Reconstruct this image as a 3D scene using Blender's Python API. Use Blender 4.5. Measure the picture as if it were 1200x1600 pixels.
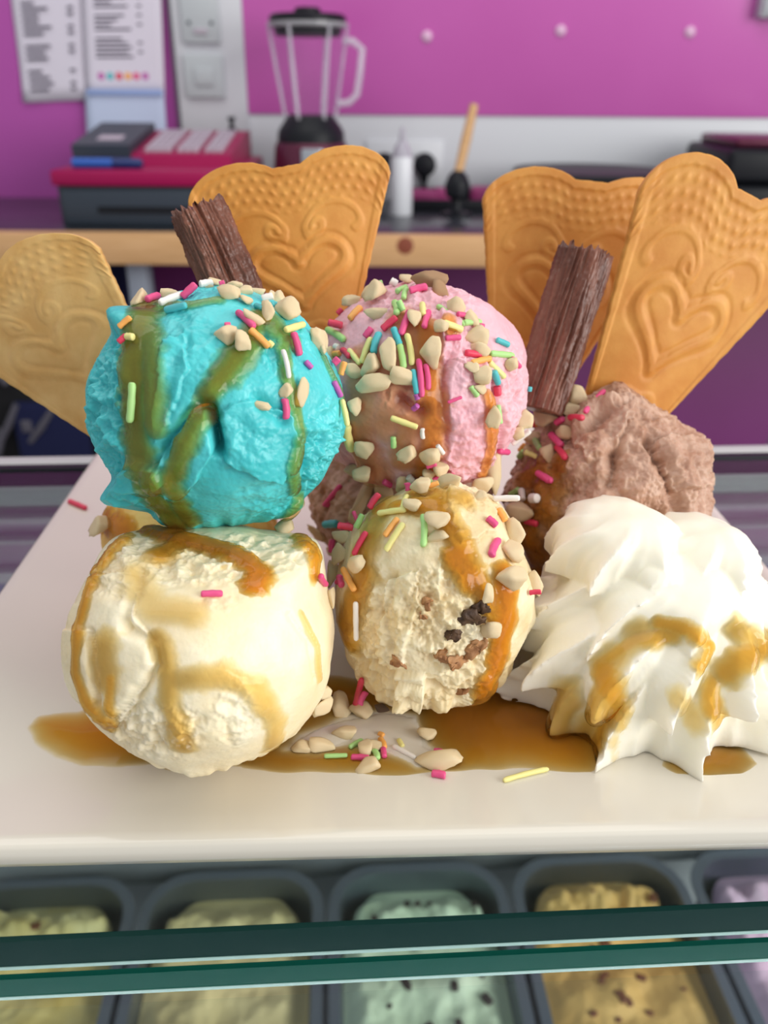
import bpy, bmesh, math, random
import numpy as np
from mathutils import Vector, Matrix
from mathutils.bvhtree import BVHTree

# ------------------------------------------------------------------ reset
for o in list(bpy.data.objects):
    bpy.data.objects.remove(o, do_unlink=True)
SC = bpy.context.scene
COL = SC.collection
random.seed(7)

# All lengths below are centimetres; z = 0 is the plate surface, y runs away
# from the photographer.  World is metres with the shop floor at z = 0.
ZP = 121.5
def W(p):
    return Vector((p[0]*.01, p[1]*.01, (p[2]+ZP)*.01))

# ------------------------------------------------------------------ camera
F = 1300.0                     # focal length in pixels of a 1200x1600 frame
PITCH = math.radians(27.0)
ROLL = math.radians(0.45)
CAM = Vector((0, 0, 16.0))
cam_d = bpy.data.cameras.new('camera')
cam = bpy.data.objects.new('camera', cam_d)
COL.objects.link(cam)
cam_d.sensor_fit = 'VERTICAL'
cam_d.sensor_height = 36.0
cam_d.sensor_width = 27.0
cam_d.lens = F/1600*36.0
cam_d.clip_start = .005
cam_d.clip_end = 50
Rcam = Matrix.Rotation(math.pi/2-PITCH, 3, 'X') @ Matrix.Rotation(ROLL, 3, 'Z')
cam.matrix_world = Matrix.Translation(W(CAM)) @ Rcam.to_4x4()
cam_d.dof.use_dof = True
cam_d.dof.focus_distance = .212
cam_d.dof.aperture_fstop = 13.0
SC.camera = cam

# ------------------------------------------------------------------ light
SC.view_settings.view_transform = 'Standard'
SC.view_settings.look = 'None'
SC.view_settings.gamma = 1
SC.view_settings.use_curve_mapping = False
SC.view_settings.exposure = 0.0
wd = bpy.data.worlds.new('world')
SC.world = wd
wd.use_nodes = True
bg = wd.node_tree.nodes['Background']
bg.inputs[0].default_value = (.94, .965, 1.0, 1)
bg.inputs[1].default_value = .50
def area(name, loc, target, sx, sy, power, col=(1, 1, 1)):
    l = bpy.data.lights.new(name, 'AREA')
    l.shape = 'RECTANGLE'; l.size = sx; l.size_y = sy; l.energy = power; l.color = col
    o = bpy.data.objects.new(name, l); COL.objects.link(o)
    o.location = W(loc)
    o.rotation_euler = (W(target)-W(loc)).to_track_quat('-Z', 'Y').to_euler()
    return o
# daylight from the shop front, to the right of and behind the photographer
area('shop_front_daylight', (185, -70, 62), (2, 22, 2), 1.8, 1.3, 48, (1, .985, .95))
area('ceiling_panel_light', (-20, 60, 140), (-20, 75, 0), 1.6, 1.2, 11, (1, .97, .93))

# ------------------------------------------------------------------ pixel helpers
def ray(px, py):
    d = Rcam @ Vector(((px-600)/F, -(py-800)/F, -1))
    return d
def atY(px, py, Y):
    d = ray(px, py); t = Y/d.y
    return CAM + d*t
def atZ(px, py, Z):
    d = ray(px, py); t = (Z-CAM.z)/d.z
    return CAM + d*t
def atD(px, py, D):            # depth along the optical axis
    return CAM + ray(px, py)*D
RcamT = np.array(Rcam.transposed())
CAMn = np.array(CAM)
def project(P):
    q = (P-CAMn) @ RcamT.T
    return 600+q[:, 0]/-q[:, 2]*F, 800-q[:, 1]/-q[:, 2]*F

# ------------------------------------------------------------------ noise
_rng = np.random.RandomState(11)
_perm = np.concatenate([_rng.permutation(256)]*3)
_grad = _rng.normal(size=(256, 3)); _grad /= np.linalg.norm(_grad, axis=1)[:, None]
def pnoise(p):
    i = np.floor(p).astype(np.int64); f = p-i
    u = f*f*f*(f*(f*6-15)+10)
    i &= 255
    out = 0
    for dx in (0, 1):
        wx = u[:, 0] if dx else 1-u[:, 0]
        for dy in (0, 1):
            wy = u[:, 1] if dy else 1-u[:, 1]
            for dz in (0, 1):
                wz = u[:, 2] if dz else 1-u[:, 2]
                h = _perm[_perm[_perm[i[:, 0]+dx]+(i[:, 1]+dy)]+(i[:, 2]+dz)]
                g = _grad[h]
                d = g[:, 0]*(f[:, 0]-dx)+g[:, 1]*(f[:, 1]-dy)+g[:, 2]*(f[:, 2]-dz)
                out = out+wx*wy*wz*d
    return out*1.4
def fbm(p, octv=3, gain=.5):
    s = 0; a = 1
    for k in range(octv):
        s = s+a*pnoise(p*(2**k)+17.3*k); a *= gain
    return s
def cells(p):                   # distance to nearest feature point
    i = np.floor(p).astype(np.int64); f = p-i
    best = np.full(len(p), 9.)
    for dx in (-1, 0, 1):
        for dy in (-1, 0, 1):
            for dz in (-1, 0, 1):
                h = _perm[_perm[_perm[(i[:, 0]+dx) & 255]+((i[:, 1]+dy) & 255)]+((i[:, 2]+dz) & 255)]
                o = _grad[h]*.4+.5
                d = (o[:, 0]+dx-f[:, 0])**2+(o[:, 1]+dy-f[:, 1])**2+(o[:, 2]+dz-f[:, 2])**2
                best = np.minimum(best, d)
    return np.sqrt(best)
def sstep(a, b, x):
    t = np.clip((x-a)/(b-a), 0, 1)
    return t*t*(3-2*t)

# ------------------------------------------------------------------ materials
MATS = {}
def nt_new(name):
    m = bpy.data.materials.new(name); m.use_nodes = True
    nt = m.node_tree; nt.nodes.clear()
    out = nt.nodes.new('ShaderNodeOutputMaterial')
    return m, nt, out
def mat(name, col, rough=.5, metal=0, col2=None, nscale=300, bump=0, bscale=None, sss=0, sssr=(.01, .006, .004),
        spec=.5, coat=0, detail=4, bdist=.0006, stretch=None, contrast=(.35, .65), sheen=0):
    m, nt, out = nt_new(name)
    b = nt.nodes.new('ShaderNodeBsdfPrincipled')
    nt.links.new(b.outputs[0], out.inputs[0])
    b.inputs['Base Color'].default_value = (*col, 1)
    b.inputs['Roughness'].default_value = rough
    b.inputs['Metallic'].default_value = metal
    b.inputs['Specular IOR Level'].default_value = spec
    b.inputs['Coat Weight'].default_value = coat
    if sss:
        b.inputs['Subsurface Weight'].default_value = sss
        b.inputs['Subsurface Radius'].default_value = (1, sssr[1]/sssr[0], sssr[2]/sssr[0])
        b.inputs['Subsurface Scale'].default_value = sssr[0]
    if col2 or bump:
        tc = nt.nodes.new('ShaderNodeTexCoord')
        src = tc.outputs['Object']
        if stretch:
            mp = nt.nodes.new('ShaderNodeMapping'); mp.inputs['Scale'].default_value = stretch
            nt.links.new(src, mp.inputs[0]); src = mp.outputs[0]
    if col2:
        n = nt.nodes.new('ShaderNodeTexNoise'); n.inputs['Scale'].default_value = nscale
        n.inputs['Detail'].default_value = detail
        nt.links.new(src, n.inputs['Vector'])
        r = nt.nodes.new('ShaderNodeMapRange'); r.inputs[1].default_value = contrast[0]; r.inputs[2].default_value = contrast[1]
        nt.links.new(n.outputs[0], r.inputs[0])
        mx = nt.nodes.new('ShaderNodeMix'); mx.data_type = 'RGBA'
        mx.inputs[6].default_value = (*col, 1); mx.inputs[7].default_value = (*col2, 1)
        nt.links.new(r.outputs[0], mx.inputs[0])
        nt.links.new(mx.outputs[2], b.inputs['Base Color'])
    if bump:
        n = nt.nodes.new('ShaderNodeTexNoise'); n.inputs['Scale'].default_value = bscale or nscale
        n.inputs['Detail'].default_value = 6; n.inputs['Roughness'].default_value = .65
        nt.links.new(src, n.inputs['Vector'])
        bp = nt.nodes.new('ShaderNodeBump'); bp.inputs['Strength'].default_value = bump
        bp.inputs['Distance'].default_value = bdist
        nt.links.new(n.outputs[0], bp.inputs['Height'])
        nt.links.new(bp.outputs[0], b.inputs['Normal'])
    MATS[name] = m
    return m

def glass_mat(name, tint, rough=.02, ior=1.5, haze=0):
    m, nt, out = nt_new(name)
    tr = nt.nodes.new('ShaderNodeBsdfTransparent'); tr.inputs[0].default_value = (*tint, 1)
    gl = nt.nodes.new('ShaderNodeBsdfGlossy'); gl.inputs['Roughness'].default_value = rough
    fr = nt.nodes.new('ShaderNodeFresnel')
    ge = nt.nodes.new('ShaderNodeNewGeometry'); mr = nt.nodes.new('ShaderNodeMapRange')   # same mirror strength on both faces of a pane
    mr.inputs[3].default_value = ior; mr.inputs[4].default_value = 1/ior
    nt.links.new(ge.outputs['Backfacing'], mr.inputs[0]); nt.links.new(mr.outputs[0], fr.inputs[0])
    mx = nt.nodes.new('ShaderNodeMixShader')
    nt.links.new(fr.outputs[0], mx.inputs[0]); nt.links.new(tr.outputs[0], mx.inputs[1]); nt.links.new(gl.outputs[0], mx.inputs[2])
    last = mx
    if haze:
        df = nt.nodes.new('ShaderNodeBsdfDiffuse'); df.inputs[0].default_value = (.9, .9, .95, 1)
        m2 = nt.nodes.new('ShaderNodeMixShader'); m2.inputs[0].default_value = haze
        nt.links.new(mx.outputs[0], m2.inputs[1]); nt.links.new(df.outputs[0], m2.inputs[2]); last = m2
    nt.links.new(last.outputs[0], out.inputs[0])
    MATS[name] = m
    return m

def sauce_mat(name, base=(.92, .66, .22), body=(.72, .33, .05), bodyf=.16):
    # amber syrup: what passes through is tinted by the sauce's own depth ("th")
    m, nt, out = nt_new(name)
    at = nt.nodes.new('ShaderNodeAttribute'); at.attribute_name = 'th'
    cc = nt.nodes.new('ShaderNodeCombineColor')
    for k in range(3):
        pw = nt.nodes.new('ShaderNodeMath'); pw.operation = 'POWER'
        pw.inputs[0].default_value = base[k]
        nt.links.new(at.outputs['Fac'], pw.inputs[1]); nt.links.new(pw.outputs[0], cc.inputs[k])
    tr = nt.nodes.new('ShaderNodeBsdfTransparent'); nt.links.new(cc.outputs[0], tr.inputs[0])
    df = nt.nodes.new('ShaderNodeBsdfDiffuse'); df.inputs[0].default_value = (*body, 1)
    mb = nt.nodes.new('ShaderNodeMath'); mb.operation = 'MULTIPLY'; mb.inputs[1].default_value = bodyf; mb.use_clamp = True
    nt.links.new(at.outputs['Fac'], mb.inputs[0])
    m1 = nt.nodes.new('ShaderNodeMixShader')
    nt.links.new(mb.outputs[0], m1.inputs[0]); nt.links.new(tr.outputs[0], m1.inputs[1]); nt.links.new(df.outputs[0], m1.inputs[2])
    gl = nt.nodes.new('ShaderNodeBsdfGlossy'); gl.inputs['Roughness'].default_value = .09
    fr = nt.nodes.new('ShaderNodeFresnel'); fr.inputs[0].default_value = 1.38
    # the film's very edge is too thin to mirror anything
    mg = nt.nodes.new('ShaderNodeMath'); mg.operation = 'MULTIPLY'
    cl = nt.nodes.new('ShaderNodeMath'); cl.operation = 'MULTIPLY'; cl.inputs[1].default_value = 2.5; cl.use_clamp = True
    nt.links.new(at.outputs['Fac'], cl.inputs[0]); nt.links.new(cl.outputs[0], mg.inputs[0]); nt.links.new(fr.outputs[0], mg.inputs[1])
    m2 = nt.nodes.new('ShaderNodeMixShader')
    nt.links.new(mg.outputs[0], m2.inputs[0]); nt.links.new(m1.outputs[0], m2.inputs[1]); nt.links.new(gl.outputs[0], m2.inputs[2])
    nt.links.new(m2.outputs[0], out.inputs[0])
    MATS[name] = m
    return m

def s2l(r, g, b):
    f = lambda c: (c/255/12.92) if c/255 <= .04045 else ((c/255+.055)/1.055)**2.4
    return (f(r), f(g), f(b))

mat('purple_paint', s2l(184, 84, 174), .55, col2=s2l(178, 78, 166), nscale=3)
mat('purple_panel', s2l(208, 104, 186), .25, col2=s2l(200, 96, 178), nscale=2, spec=.4)
mat('screw_pink', s2l(226, 180, 214), .35)
mat('white_board', s2l(214, 216, 222), .4)
mat('tile_floor', s2l(78, 72, 72), .5, col2=s2l(66, 62, 62), nscale=6)
mat('grey_plate', s2l(190, 196, 200), .4)
mat('paper', s2l(222, 216, 230), .8)
mat('paper_blue', s2l(196, 208, 236), .7)
mat('ink', s2l(95, 88, 105), .8)
mat('steel', s2l(200, 205, 212), .28, metal=1)
mat('pan_steel', s2l(138, 146, 160), .32, metal=.9)
mat('steel_dull', s2l(158, 160, 166), .45, metal=.6)
mat('black_plastic', s2l(22, 24, 30), .45, spec=.25)
mat('charcoal_plastic', s2l(48, 58, 70), .45)
mat('crimson_plastic', s2l(156, 12, 78), .45, spec=.3)
mat('maroon_metal', s2l(96, 38, 62), .3, metal=.35)
mat('key_grey', s2l(190, 180, 192), .5)
mat('wood', s2l(222, 178, 128), .5, col2=s2l(206, 160, 108), nscale=30, stretch=(.4, 6, 12))
mat('wood_dark', s2l(140, 72, 50), .6)
mat('dark_worktop', s2l(52, 56, 62), .22, spec=.3)
mat('post_paint', s2l(158, 168, 182), .5)
mat('navy_cloth', s2l(14, 22, 66), .9)
mat('black_cloth', s2l(14, 14, 18), .85)
mat('grey_web', s2l(92, 90, 100), .8)
mat('ceramic', s2l(222, 216, 203), .14, coat=.2, spec=.5)
mat('glass_edge', (.003, .085, .062), .3, spec=.12)
mat('glass_edge_dark', (.003, .030, .026), .3, spec=.12)
mat('glass_highlight', (.42, .62, .58), .25)
glass_mat('glass_sheet', (.93, .965, .955), ior=1.38)
glass_mat('glass_jar', (.97, .96, .98), ior=1.2, haze=.02)
glass_mat('glass_bright', (.95, .93, .97), ior=1.5, haze=.35)
mat('turquoise_ice', s2l(92, 212, 216), .36, col2=s2l(62, 190, 194), nscale=70, bump=.35, bscale=420, sss=.25, sssr=(.004, .006, .008))
mat('vanilla_ice', s2l(252, 239, 208), .42, col2=s2l(248, 227, 184), nscale=60, bump=.3, bscale=420, sss=.3, sssr=(.008, .007, .005))
mat('cookie_ice', s2l(246, 232, 196), .45, col2=s2l(232, 208, 160), nscale=90, bump=.4, bscale=420, sss=.25, sssr=(.008, .007, .005))
mat('pink_ice', s2l(242, 190, 200), .45, col2=s2l(234, 174, 184), nscale=80, bump=.35, bscale=420, sss=.25, sssr=(.008, .005, .004))
mat('chocolate_ice', s2l(208, 172, 150), .5, col2=s2l(172, 128, 104), nscale=110, bump=.5, bscale=380, sss=.15, sssr=(.005, .003, .002))
mat('custard_ice', s2l(244, 208, 120), .45, col2=s2l(232, 180, 90), nscale=80, bump=.3, sss=.2, sssr=(.006, .005, .003))
mat('cream', s2l(251, 244, 225), .38, sss=.35, sssr=(.01, .009, .007), bump=.06, bscale=500)
mat('wafer', s2l(224, 160, 76), .55, col2=s2l(208, 138, 56), nscale=90, bump=.25, bscale=700, bdist=.0004, sss=.15, sssr=(.004, .002, .001))
mat('wafer_pale', s2l(232, 190, 122), .55, col2=s2l(214, 164, 92), nscale=90, bump=.25, bscale=700, bdist=.0004, sss=.15, sssr=(.004, .002, .001))
mat('flake_chocolate', s2l(136, 86, 68), .36, col2=s2l(100, 58, 44), nscale=160, bump=.3, bscale=500, stretch=(1, 1, .1), spec=.45)
mat('nut', s2l(232, 212, 176), .5, col2=s2l(218, 192, 146), nscale=180, bump=.25, bscale=600, sss=.2, sssr=(.003, .002, .0015))
mat('nut_brown', s2l(196, 160, 120), .55, col2=s2l(150, 108, 72), nscale=220, bump=.4, bscale=500)
mat('dark_chunk', s2l(62, 42, 30), .6, col2=s2l(96, 68, 44), nscale=300, bump=.6, bscale=500)
mat('biscuit_chunk', s2l(190, 140, 92), .65, col2=s2l(150, 100, 60), nscale=300, bump=.5, bscale=500)
mat('melt', s2l(226, 218, 205), .15, sss=.1)
sauce_mat('caramel')
SPR = {'pink': s2l(232, 84, 138), 'red': s2l(222, 62, 92), 'yellow': s2l(243, 232, 150), 'green': s2l(176, 222, 140),
       'orange': s2l(250, 176, 92), 'white': s2l(246, 238, 230), 'teal': s2l(84, 190, 196), 'purple': s2l(196, 96, 176)}
for k, c in SPR.items():
    mat('sugar_'+k, c, .4, sss=.15, sssr=(.002, .002, .002), bump=.15, bscale=900)

# ------------------------------------------------------------------ mesh helpers
def mesh_np(name, V, Fc, m, smooth=True):
    """V (n,3) array in local centimetres, Fc (k,3|4) int array or list of lists"""
    me = bpy.data.meshes.new(name)
    V = np.asarray(V, dtype=np.float64)*.01
    if isinstance(Fc, np.ndarray):
        k, w = Fc.shape
        me.vertices.add(len(V)); me.vertices.foreach_set('co', V.ravel())
        me.loops.add(k*w); me.loops.foreach_set('vertex_index', Fc.astype(np.int32).ravel())
        me.polygons.add(k); me.polygons.foreach_set('loop_start', np.arange(0, k*w, w, dtype=np.int32))
        me.polygons.foreach_set('loop_total', np.full(k, w, dtype=np.int32))
        me.update(calc_edges=True)
    else:
        me.from_pydata(V.tolist(), [], [list(map(int, f)) for f in Fc])
    me.validate()
    if smooth:
        me.polygons.foreach_set('use_smooth', np.ones(len(me.polygons), dtype=bool))
    if m:
        me.materials.append(MATS[m] if isinstance(m, str) else m)
    return me
def put(name, V, Fc, m, parent=None, loc=None, smooth=True, th=None):
    """V in scene centimetres; object origin at loc (default: base centre)"""
    V = np.asarray(V, dtype=np.float64)
    if loc is None:
        lo, hi = V.min(0), V.max(0)
        loc = ((lo[0]+hi[0])/2, (lo[1]+hi[1])/2, lo[2])
    me = mesh_np(name, V-np.array(loc), Fc, m, smooth)
    if th is not None:
        a = me.attributes.new('th', 'FLOAT', 'POINT'); a.data.foreach_set('value', np.asarray(th, dtype=np.float32))
    o = bpy.data.objects.new(name, me); COL.objects.link(o)
    if parent:
        o.parent = parent
        o.location = W(loc)-parent_loc[parent.name]
    else:
        o.location = W(loc)
    parent_loc[o.name] = W(loc)
    return o
parent_loc = {}
def tag(o, label, cat, group=None, kind=None):
    o['label'] = label; o['category'] = cat
    if group: o['group'] = group
    if kind: o['kind'] = kind
    return o
def empty(name, loc, label, cat, group=None):
    o = bpy.data.objects.new(name, None); COL.objects.link(o)
    o.empty_display_size = .02
    o.location = W(loc); parent_loc[o.name] = W(loc)
    return tag(o, label, cat, group)
def join(parts):
    V = []; Fs = []; n = 0
    for v, f in parts:
        v = np.asarray(v, dtype=np.float64)
        V.append(v); Fs += [[int(i)+n for i in q] for q in f]; n += len(v)
    return np.concatenate(V), Fs
def box(x0, x1, y0, y1, z0, z1, r=0, seg=2):
    bm = bmesh.new(); bmesh.ops.create_cube(bm, size=1)
    for v in bm.verts:
        v.co = Vector(((x0+x1)/2+v.co.x*(x1-x0), (y0+y1)/2+v.co.y*(y1-y0), (z0+z1)/2+v.co.z*(z1-z0)))
    if r:
        bmesh.ops.bevel(bm, geom=bm.edges[:], offset=r, segments=seg, affect='EDGES', profile=.5)
    bm.verts.index_update()
    V = np.array([v.co[:] for v in bm.verts]); Fs = [[v.index for v in f.verts] for f in bm.faces]
    bm.free()
    return V, Fs
def lathe(c, prof, n=40, ax=None, cap=True):
    """prof [(r,h)] turned round an axis through c (default z)"""
    V = []; Fs = []
    for r, h in prof:
        for k in range(n):
            a = 2*math.pi*k/n
            V.append((r*math.cos(a), r*math.sin(a), h))
    m = len(prof)
    for j in range(m-1):
        for k in range(n):
            k2 = (k+1) % n
            Fs.append([j*n+k, j*n+k2, (j+1)*n+k2, (j+1)*n+k])
    if cap:
        Fs.append(list(range(n))[::-1]); Fs.append([(m-1)*n+k for k in range(n)])
    V = np.array(V)
    if ax is not None:
        q = Vector((0, 0, 1)).rotation_difference(Vector(ax).normalized()).to_matrix()
        V = V @ np.array(q).T
    return V+np.array(c), Fs
def tube(pts, rad, n=10, cap=True):
    pts = [Vector(p) for p in pts]
    rad = rad if isinstance(rad, (list, tuple)) else [rad]*len(pts)
    V = []; Fs = []
    up = None
    for i, p in enumerate(pts):
        t = (pts[min(i+1, len(pts)-1)]-pts[max(i-1, 0)]).normalized()
        if up is None:
            up = t.orthogonal().normalized()
        up = (up-t*up.dot(t)).normalized()
        s = t.cross(up)
        for k in range(n):
            a = 2*math.pi*k/n
            V.append((p+(up*math.cos(a)+s*math.sin(a))*rad[i])[:])
    for j in range(len(pts)-1):
        for k in range(n):
            k2 = (k+1) % n
            Fs.append([j*n+k, j*n+k2, (j+1)*n+k2, (j+1)*n+k])
    if cap:
        Fs.append(list(range(n))[::-1]); Fs.append([(len(pts)-1)*n+k for k in range(n)])
    return np.array(V), Fs
def rotz(V, deg, c):
    a = math.radians(deg); V = np.array(V, dtype=np.float64)
    R = np.array([[math.cos(a), -math.sin(a), 0], [math.sin(a), math.cos(a), 0], [0, 0, 1]])
    return (V-np.array(c)) @ R.T+np.array(c)
def flat(o):
    o.data.polygons.foreach_set('use_smooth', np.zeros(len(o.data.polygons), dtype=bool)); return o
def soft(o):                     # smooth by angle
    me = o.data
    me.polygons.foreach_set('use_smooth', np.ones(len(me.polygons), dtype=bool))
    bm = bmesh.new(); bm.from_mesh(me)
    for e in bm.edges:
        if len(e.link_faces) == 2 and e.calc_face_angle(0) > .6: e.smooth = False
    bm.to_mesh(me); bm.free()
    return o
def hard(name, vf, m, parent=None, loc=None):
    return soft(put(name, vf[0], vf[1], m, parent, loc))
def setting(o):
    o['kind'] = 'structure'; return o

# ================================================================== ROOM
WALL = 172.0
setting(hard('wall_back', box(-260, 260, WALL, WALL+8, -ZP, 130), 'purple_paint'))
setting(hard('floor', box(-260, 260, -160, WALL, -ZP-6, -ZP), 'tile_floor'))
# glossy purple splash panel and white board below it
xl = atY(384, 90, WALL).x
zb = atY(800, 181, WALL).z
pnl = setting(hard('trim_1', box(xl, 200, WALL-1.0, WALL, zb, 75, .15), 'purple_panel'))
pnl.name = 'trim_1'
for (px, py) in ((667, 57), (876, 48), (1078, 50)):
    p = atY(px, py, WALL-1.0)
    hard('screw_cap', lathe((p.x, WALL-1.0, p.z), [(.95, 0), (.95, .2), (.7, .45), (.3, .55)], 20, (0, -1, 0)), 'screw_pink', pnl)
z_ct = -3.4                        # worktop height
mat('counter_shade', s2l(136, 58, 128), .5, col2=s2l(128, 52, 118), nscale=3)
setting(hard('shade_panel', box(-258, 258, WALL-.5, WALL, -ZP, -8.2, .05), 'counter_shade'))  # shade below the counter, put into a darker wall colour
setting(hard('trim_2', box(atY(330, 230, WALL).x, 200, WALL-.6, WALL, z_ct, zb-.02, .1), 'white_board'))
# white vertical board carrying two switch plates
x0, x1 = atY(276, 90, WALL).x, xl-.02
tr3 = setting(hard('trim_3', box(x0, x1, WALL-1.2, WALL, z_ct, 75, .15), 'white_board'))
def plate_on(px0, py0, px1, py1, name, holes):
    a, b = atY(px0, py0, WALL-1.2), atY(px1, py1, WALL-1.2)
    o = empty(name, ((a.x+b.x)/2, WALL-1.2, b.z), holes, 'switch')
    hard('face_plate', box(a.x, b.x, WALL-2.2, WALL-1.2, b.z, a.z, .25), 'grey_plate', o)
    return o, a, b
o, a, b = plate_on(278, -40, 346, 68, 'wall_switch', 'grey fused switch plate with two screws, upper of two on white board')
for sx in (.2, .8):
    hard('screw', lathe((a.x+(b.x-a.x)*sx, WALL-2.2, a.z+(b.z-a.z)*.7), [(.35, 0), (.3, .12)], 12, (0, -1, 0)), 'charcoal_plastic', o)
hard('rocker', box(a.x+2.2, b.x-2.2, WALL-2.6, WALL-2.2, a.z+(b.z-a.z)*.86, a.z+(b.z-a.z)*.78, .1), 'key_grey', o)
o, a, b = plate_on(287, 86, 353, 153, 'wall_switch', 'plain grey square switch plate, lower of two on white board')
hard('rocker', box(a.x+1.8, b.x-1.8, WALL-2.6, WALL-2.2, b.z+2, a.z-2, .2), 'grey_plate', o)
# grey strip at the edge of the board
a, b = atY(260, -10, WALL-1), atY(273, 205, WALL-1)
tag(hard('grey_strip', box(a.x, x0-.05, WALL-1.6, WALL, z_ct+.1, 60, .2), 'grey_web'), 'thin grey cable duct running down the wall beside white board', 'cable duct')

# ------------------------------------------------------------------ papers on the wall
def sheet(quad, Y, m, name, label, cat, curl=.4):
    P = [atY(px, py, Y) for px, py in quad]        # tl tr br bl
    n = 10; V = []; Fs = []
    for s in (0, -.06):
        for j in range(n+1):
            for i in range(n+1):
                u, v = i/n, j/n
                p = (P[0]*(1-u)+P[1]*u)*(1-v)+(P[3]*(1-u)+P[2]*u)*v
                V.append((p.x, p.y-curl*(max(0, v-.7)/.3)**2*abs(u-.5)*2+s, p.z))
    N = (n+1)**2
    for j in range(n):
        for i in range(n):
            a = j*(n+1)+i
            Fs.append([a, a+1, a+n+2, a+n+1]); Fs.append([N+a, N+a+n+1, N+a+n+2, N+a+1])
    ring = [i for i in range(n)]+[i*(n+1)+n for i in range(n)]+[n*(n+1)+n-i for i in range(n)]+[(n-i)*(n+1) for i in range(n)]
    for k in range(len(ring)):
        a, b = ring[k], ring[(k+1) % len(ring)]
        Fs.append([a, N+a, N+b, b])
    o = put(name, V, Fs, m)
    return tag(o, label, cat), P
def print_lines(o, quad, Y, rows, m='ink'):
    parts = []
    for (u0, u1, v, h) in rows:
        ps = []
        for (u, vv) in ((u0, v), (u1, v), (u1, v+h), (u0, v+h)):
            px = (quad[0][0]*(1-u)+quad[1][0]*u)*(1-vv)+(quad[3][0]*(1-u)+quad[2][0]*u)*vv
            py = (quad[0][1]*(1-u)+quad[1][1]*u)*(1-vv)+(quad[3][1]*(1-u)+quad[2][1]*u)*vv
            p = atY(px, py, Y); ps.append((p.x, p.y, p.z))
        parts.append((ps, [[0, 1, 2, 3]]))
    V, Fs = join(parts)
    put('printed_lines', V, Fs, m, o, smooth=False)['kind'] = 'stuff'
rng = random.Random(3)
q = [(6, -90), (128, -96), (136, 156), (38, 160)]
o, _ = sheet(q, WALL-.3, 'paper', 'menu_sheet', 'white printed price list sheet on purple wall, beside the wall calendar', 'paper')
rows = []
for k in range(22):
    if k in (6, 13, 17): continue
    v = .1+k*.039
    rows.append((.12, .12+rng.uniform(.18, .4), v, .018))
    if k % 3 != 1: rows.append((.76, .84, v, .018))
print_lines(o, q, WALL-.75, rows)
q2 = [(124, -96), (248, -100), (258, 150), (136, 150)]
o, _ = sheet(q2, WALL-1.0, 'paper', 'menu_sheet', 'white price sheet with row of coloured dots, above the wall calendar', 'paper', .1)
rows = []
for k in range(15):
    if k in (4, 9): continue
    v = .34+k*.029
    rows.append((.14, .14+rng.uniform(.2, .5), v, .014))
    if k % 2: rows.append((.68, .74, v, .014))
print_lines(o, q2, WALL-1.15, rows)
for k, (c, px) in enumerate((('purple', 158), ('teal', 172), ('red', 186), ('orange', 200), ('pink', 213), ('purple', 227))):
    p = atY(px, 119, WALL-1.1)
    hard('coloured_dot', lathe((p.x, WALL-1.05, p.z), [(.62, 0), (.62, .1)], 14, (0, -1, 0)), 'sugar_'+c, o)
q3 = [(133, 141), (256, 141), (261, 214), (136, 214)]
o, _ = sheet(q3, WALL-1.6, 'paper_blue', 'wall_calendar', 'pale blue blank calendar pad hanging behind the till', 'calendar', .05)
a, b = atY(136, 139, WALL-1.8), atY(254, 149, WALL-1.8)
mat('calendar_blue', s2l(150, 172, 222), .6)
hard('header_strip', box(a.x, b.x, WALL-2.2, WALL-1.7, b.z, a.z, .05), 'calendar_blue', o)
# grey box at the edge of the panel
a, b = atY(1188, -30, WALL-1), atY(1240, 30, WALL-1)
o = empty('wall_box', (a.x+2, WALL-1, b.z), 'small grey plastic box fixed on glossy purple panel', 'wall box')
hard('housing', box(a.x, b.x, WALL-4, WALL-1, b.z, a.z, .4), 'grey_plate', o)
hard('cover_lid', box(a.x+.5, b.x-.5, WALL-4.4, WALL-4, b.z+.5, a.z-.5, .15), 'grey_plate', o)

# ================================================================== BACK COUNTER
YC = 130.0
o = empty('back_counter', (0, 150, -ZP), 'long counter with dark worktop and pine front edge against purple wall', 'counter')
hard('worktop', box(-150, 150, YC+.3, WALL-.7, -5.0, z_ct, .1), 'dark_worktop', o)
hard('front_edge', box(-150, 150, YC-2.0, YC+.3, -7.9, z_ct-.02, .15), 'wood', o)
hard('underside_board', box(-150, 150, YC+.4, WALL-.7, -7.6, -5.05, .1), 'wood', o)
for px in (216, 1290):
    p = atY(px, 430, YC+4)
    hard('leg', box(p.x-1.5, p.x+1.5, YC+3, YC+7, -ZP, -7.65, .2), 'post_paint', o)
for px in (-520,):
    p = atY(px, 430, YC+4); hard('leg', box(p.x-1.5, p.x+1.5, YC+3, YC+7, -ZP, -7.65, .2), 'post_paint', o)
p = atY(633, 384, YC-2.0)
hard('wood_knot', lathe((p.x, YC-1.99, p.z), [(1.3, 0), (1.1, .05), (.4, .09)], 16, (0, -1, 0)), 'wood_dark', o)

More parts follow.
